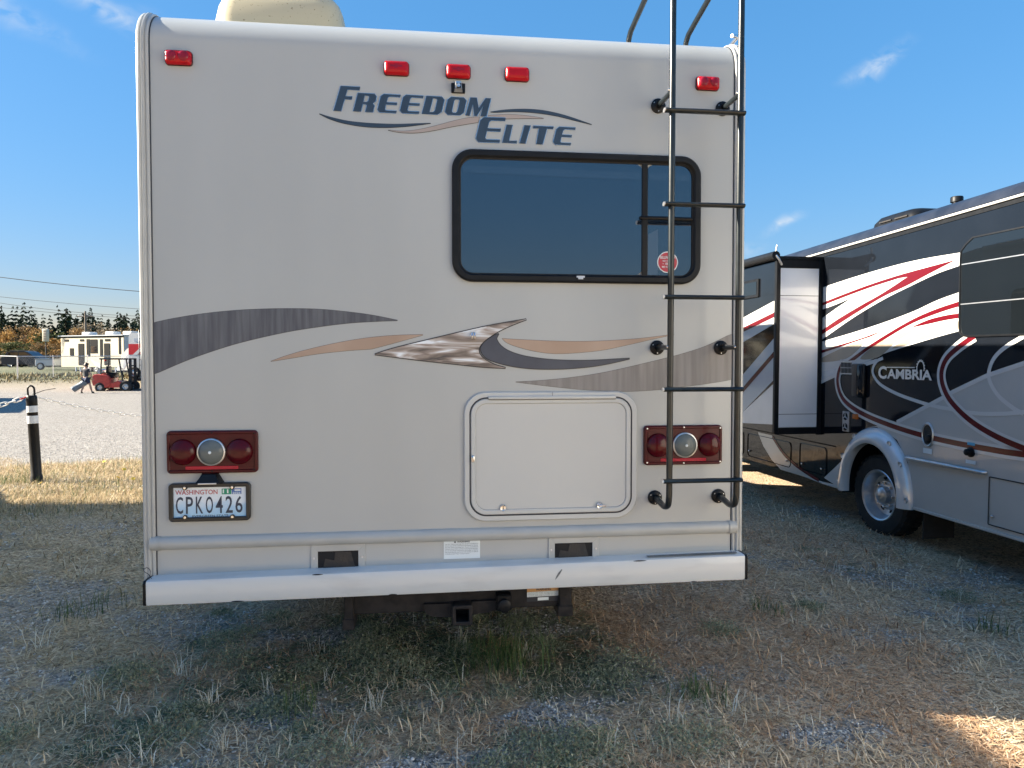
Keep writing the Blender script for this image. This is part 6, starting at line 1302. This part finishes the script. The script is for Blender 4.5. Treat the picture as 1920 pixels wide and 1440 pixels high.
M['straw'] = island('golden_straw', [(.22, .16, .09), (.54, .42, .25), (.70, .59, .41), (.40, .31, .17)], .8, .15)
M['pale_stalk'] = island('pale_dead_stalks', [(.62, .57, .45), (.80, .76, .64), (.70, .64, .51)], .8, .1)
M['weed'] = island('low_green_weeds', [(.10, .13, .065), (.19, .23, .125), (.30, .34, .19), (.14, .17, .095)], .75, .2)
M['weed_grey'] = island('grey_green_weeds', [(.20, .22, .14), (.31, .33, .22), (.42, .41, .29)], .8, .1)
def take(x, y, p):
    k = (rng.random(len(x)) < p) & keep_open(x, y); return x[k], y[k]
x, y = scatter(420000, 2.1, 16); gv, gr = gravel(x, y), green(x, y)
dens = .35 + .65 * ss(.35, .6, fnoise(x, y, .25, 61))
xa, ya_ = take(x, y, np.clip((1 - gv * .90) * (1 - gr * .62), 0, 1) * dens * .66 * (1 - lot(x, y)))
dd = np.hypot(xa - CAM.x, ya_ - CAM.y)
left = xa < -.2 + .5 * (rng.random(len(xa)) - .5)
rust = ss(.44, .62, fnoise(xa, ya_, .55, 91) + .28 * np.exp(-(((xa - 2.75) / .75) ** 2 + ((ya_ - .75) / .8) ** 2))) > rng.random(len(xa))
for msk, nm_, mt, lb in ((~left & ~rust, 'dry_thatch', 'thatch', 'pale trampled dry grass behind and right of the beige motorhome'), (~left & rust, 'rusty_thatch', 'rusty', 'rusty brown dead grass in patches right of the bumper'), (left, 'straw_grass', 'straw', 'golden dry straw grass left of the beige motorhome')):
    xx, yy = xa[msk], ya_[msk]; k = np.clip(dd[msk] / 4, .8, 2.2); n = len(xx)
    o = blades(nm_, xx, yy, rng.uniform(.025, .085, n) * k ** .5, np.where((rng.random(n) < .82) | ((xx > 2.95) & (yy < .15)), rng.uniform(1.36, 1.60, n), rng.uniform(.5, 1.3, n)), rng.uniform(.0026, .0062, n) * k ** .7, M[mt], .12, rng.uniform(.003, .014, n)); tag(o, lb, 'grass', kind='stuff')
# low green plants: leaflets and blades
x, y = scatter(210000, 2.1, 13); xa, ya_ = take(x, y, green(x, y) * (1 - .7 * gravel(x, y)) * (.25 + .75 * ss(.4, .62, fnoise(x, y, .16, 71)))); n = len(xa)
k = np.clip(np.hypot(xa - CAM.x, ya_ - CAM.y) / 4, .8, 2)
h_ = .004 + rng.random(n) ** 1.4 * (.018 + .075 * ss(.45, .7, fnoise(xa, ya_, .22, 73)))
P = np.stack([xa, ya_, gh(xa, ya_) + h_], 1); u = rng.normal(size=(n, 3)); u[:, 2] *= .6; u /= np.linalg.norm(u, axis=1)[:, None]; v = np.cross(u, rng.normal(size=(n, 3))); v /= np.linalg.norm(v, axis=1)[:, None]
s = (rng.uniform(.0035, .009, n) * k)[:, None]
V = np.stack([P - u * s, P + v * s * .45, P + u * s, P - v * s * .45], 1).reshape(-1, 3); b_ = np.arange(n)[:, None] * 4
tag(tri_mesh('green_weeds', V, np.concatenate([b_ + np.array([0, 1, 2]), b_ + np.array([0, 2, 3])]), M['weed']), 'low dark green weeds under and behind the bumper', 'weeds', kind='stuff')
x, y = scatter(80000, 2.1, 13); xa, ya_ = take(x, y, green(x, y) * .8 * ss(.35, .6, fnoise(x, y, .3, 75))); n = len(xa)
tag(blades('green_grass', xa, ya_, rng.uniform(.02, .075, n), rng.uniform(.1, .9, n), rng.uniform(.0016, .0032, n), M['weed_grey'], .6), 'short grey green grass among the weeds', 'grass', kind='stuff')
# low bushy weed mounds
mv, mt_, nb = [], [], 0
for k in range(150):
    if k < 16: a, b2 = ((1.88, .12), (1.98, .22), (.15, -.12), (.55, .42), (.95, .35), (1.15, .12), (1.62, -.42), (1.45, -.38), (.35, .32), (.78, .55), (-.25, .42), (1.3, .9), (.1, .9), (.7, -.35), (2.05, -.45), (2.62, .62))[k]
    else:
        q_ = scatter(1, 2.3, 6.5); a, b2 = float(q_[0][0]), float(q_[1][0])
        if green(np.array([a]), np.array([b2]))[0] < .35 and random.random() < .85: continue
        if not bool(keep_open(np.array([a]), np.array([b2]))[0]) or (a > 2.7 and b2 < .1): continue
    R_ = random.uniform(.05, .12) * (1.3 if k < 16 else 1); n = int(900 * R_ / .1); d = rng.normal(size=(n, 3)); d[:, 2] = np.abs(d[:, 2]) * .8; d /= np.linalg.norm(d, axis=1)[:, None]
    P = d * (R_ * rng.uniform(.35, 1.1, n) ** .6)[:, None]; P[:, 2] *= .62; P += np.array([a, b2, gz(a, b2)])
    P[:, 0] += rng.normal(0, R_ * .35, n); P[:, 1] += rng.normal(0, R_ * .3, n)
    u = rng.normal(size=(n, 3)) + d; u /= np.linalg.norm(u, axis=1)[:, None]; v = np.cross(u, rng.normal(size=(n, 3))); v /= np.linalg.norm(v, axis=1)[:, None]; s = rng.uniform(.004, .009, n)[:, None]
    mv.append(np.stack([P - u * s, P + v * s * .4, P + u * s, P - v * s * .4], 1).reshape(-1, 3)); b_ = np.arange(n)[:, None] * 4 + nb; mt_.append(np.concatenate([b_ + np.array([0, 1, 2]), b_ + np.array([0, 2, 3])])); nb += n * 4
M['mound'] = island('bushy_weed_leaves', [(.13, .155, .09), (.26, .29, .18), (.40, .41, .27), (.19, .21, .13), (.50, .47, .33)], .8, .1)
tag(tri_mesh('weed_mounds', np.concatenate(mv), np.concatenate(mt_), M['mound']), 'low bushy grey green weeds in clumps behind the bumper', 'weeds', kind='stuff')
# standing dead stalks in loose tufts
tx, ty, tl = [], [], []
spots = [(.02, -.02), (-.16, .10), (.16, .13), (.40, .20), (-.35, .25), (.62, .28), (.85, -.02), (.80, -.28), (1.55, .42), (1.25, .62), (.3, -.25), (.08, -.28), (-.05, .45), (.52, .62), (2.30, -.25), (2.05, -.30), (1.72, -.45), (4.05, 1.9), (4.6, 1.35), (4.5, 2.0), (3.4, 1.1), (4.2, .9), (-.6, -.1), (-.9, .9), (-1.3, 2.2)]
for i, (a, b2) in enumerate(spots):
    n = random.randint(10, 24); s_ = random.uniform(.012, .035)
    tx += list(rng.normal(a, s_, n)); ty += list(rng.normal(b2, s_ * .8, n)); tl += list(rng.uniform(.05, .18, n))
for k in range(420):
    a, b2 = scatter(1, 2.2, 9); 
    if bool(keep_open(a, b2)[0]) and lot(a, b2)[0] < .2 and not (a[0] > 2.8 and b2[0] < .2): tx.append(a[0]); ty.append(b2[0]); tl.append(random.uniform(.05, .14))
tx, ty, tl = np.array(tx), np.array(ty), np.array(tl); n = len(tx)
tag(blades('dead_stalks', tx, ty, tl, np.abs(rng.normal(.35, .32, n)), rng.uniform(.0022, .0042, n), M['pale_stalk'], .8), 'pale dead grass stalks standing among the weeds', 'grass', kind='stuff')
# seed heads on the taller stalks are left out of the tuft under the hitch, which is green
gx_, gy_ = rng.normal(1.42, .10, 240), rng.normal(.34, .10, 240)
for a, b2, s_, n in ((2.22, -.08, .06, 90), (.55, .05, .05, 60), (-3.95, 6.2, .16, 260), (3.05, .95, .06, 60), (-.95, 1.45, .12, 90), (4.35, .8, .07, 60), (-1.15, 4.55, .25, 200), (-2.6, 4.4, .3, 200), (-2.9, 5.6, .5, 500), (-1.9, 6.3, .6, 450), (-4.2, 6.6, .6, 500), (-3.0, 7.4, .5, 350), (-1.5, 5.2, .4, 300)):
    gx_ = np.concatenate([gx_, rng.normal(a, s_, n)]); gy_ = np.concatenate([gy_, rng.normal(b2, s_, n)])
n = len(gx_); lg_ = np.where(np.arange(n) < 240, rng.uniform(.08, .26, n), rng.uniform(.04, .15, n))
M['fresh_grass'] = island('fresh_grass', [(.05, .09, .03), (.10, .15, .05), (.17, .20, .08)], .7, .2)
tag(blades('fresh_grass_tufts', gx_, gy_, lg_, np.abs(rng.normal(.1, .35, n)), rng.uniform(.0025, .005, n), M['fresh_grass'], .5), 'fresh green grass tufts below the hitch and along the verge', 'grass', kind='stuff')
# gravel
M['stone'] = island('grey_gravel', [(.17, .16, .15), (.44, .42, .385), (.57, .54, .50), (.66, .63, .58), (.32, .305, .28), (.76, .72, .67)], .85)
x, y = scatter(220000, 2.1, 20); xa, ya_ = take(x, y, np.clip(gravel(x, y) ** 1.2 + .04, 0, 1) * np.where(y > 7.5, .55, 1.0)); n = len(xa)
k = np.clip(np.hypot(xa - CAM.x, ya_ - CAM.y) / 4.5, .8, 2.0); s = np.minimum(rng.lognormal(-.15, .5, n), 2.2) * .0054 * np.where(ya_ > 7.5, 1.15, k)
base = np.array([(1, 0, 0), (-1, 0, 0), (0, 1, 0), (0, -1, 0), (0, 0, 1), (0, 0, -1.0)]); tri = np.array([(0, 2, 4), (2, 1, 4), (1, 3, 4), (3, 0, 4), (2, 0, 5), (1, 2, 5), (3, 1, 5), (0, 3, 5)])
az = rng.uniform(0, 6.283, n); c_, s_ = np.cos(az), np.sin(az); jit = rng.uniform(.65, 1.35, (n, 6, 1)); q = base[None] * jit + rng.normal(0, .18, (n, 6, 3)); q[:, :, 2] *= .62
q = np.stack([q[:, :, 0] * c_[:, None] - q[:, :, 1] * s_[:, None], q[:, :, 0] * s_[:, None] + q[:, :, 1] * c_[:, None], q[:, :, 2]], 2) * s[:, None, None]
q += np.stack([xa, ya_, gh(xa, ya_) + s * .25], 1)[:, None, :]
tag(tri_mesh('gravel', q.reshape(-1, 3), (np.arange(n)[:, None, None] * 6 + tri[None]).reshape(-1, 3), M['stone']), 'loose grey gravel showing between the dry grass', 'gravel', kind='stuff')
# sunlit verge by the bollard
x, y = scatter(90000, 6.8, 13.5, -46, -18); xa, ya_ = take(x, y, (1 - lot(x, y)) * ss(4.0, 4.8, y)); n = len(xa)
tag(blades('verge_grass', xa, ya_, rng.uniform(.03, .10, n), rng.uniform(.2, 1.3, n), rng.uniform(.003, .006, n), M['straw'], .5), 'pale sunlit grass strip around the bollard', 'grass', kind='stuff')
bx_, by_ = [], []
for k in range(9000):
    l_ = random.uniform(-50, -18); d_ = random.uniform(45.5, 56); x_, y_ = at(l_, d_); bx_.append(x_); by_.append(y_)
bx_, by_ = np.array(bx_), np.array(by_); kk = fnoise(bx_, by_, 2.5, 81) > .42; bx_, by_ = bx_[kk], by_[kk]; n = len(bx_)
M['bank'] = island('rough_bank_grass', [(.12, .10, .05), (.24, .19, .10), (.36, .30, .17), (.14, .14, .06)], .85)
tag(blades('bank_grass', bx_, by_, rng.uniform(.12, .38, n), rng.uniform(.1, 1.1, n), rng.uniform(.04, .09, n), M['bank'], .5), 'rough dry grass on the bank below the far fence', 'grass', kind='stuff')
M['yellow_petal'] = pbr('yellow_petals', (.75, .52, .03), .6); M['puff'] = pbr('seed_puff', (.62, .58, .50), .9)
fl_mb = MB()
for k in range(14): a = 2 * math.pi * k / 14; fl_mb.add([(0, 0, 0), (.02 * math.cos(a - .2), .02 * math.sin(a - .2), .008), (.03 * math.cos(a), .03 * math.sin(a), .004), (.02 * math.cos(a + .2), .02 * math.sin(a + .2), .008)], [(0, 1, 2, 3)])
proto = None
for a, b2 in ((-2.55, 5.85), (-2.35, 5.75), (-3.25, 5.55), (-3.35, 7.35), (-2.05, 6.3), (-2.75, 6.5), (-1.75, 6.9)):
    t = thing('dandelion', 'small yellow dandelion in the sunlit verge', 'flower', (a, b2, gz(a, b2)), (0, 0, random.uniform(0, 6)), 'dandelions in the sunlit verge')
    if proto is None: proto = fl_mb.build('flower_head', M['yellow_petal'], t, None); st_me = MB().tube([(0, 0, 0), (.005, 0, .10)], .003, 5).build('stem', M['fresh_grass'], t); hd0 = proto
    else: hd0 = bpy.data.objects.new('flower_head', proto.data); link(hd0, t); link(bpy.data.objects.new('stem', st_me.data), t)
    hd0.location = (.005, 0, .10); hd0.rotation_euler = (R(35), 0, 0)
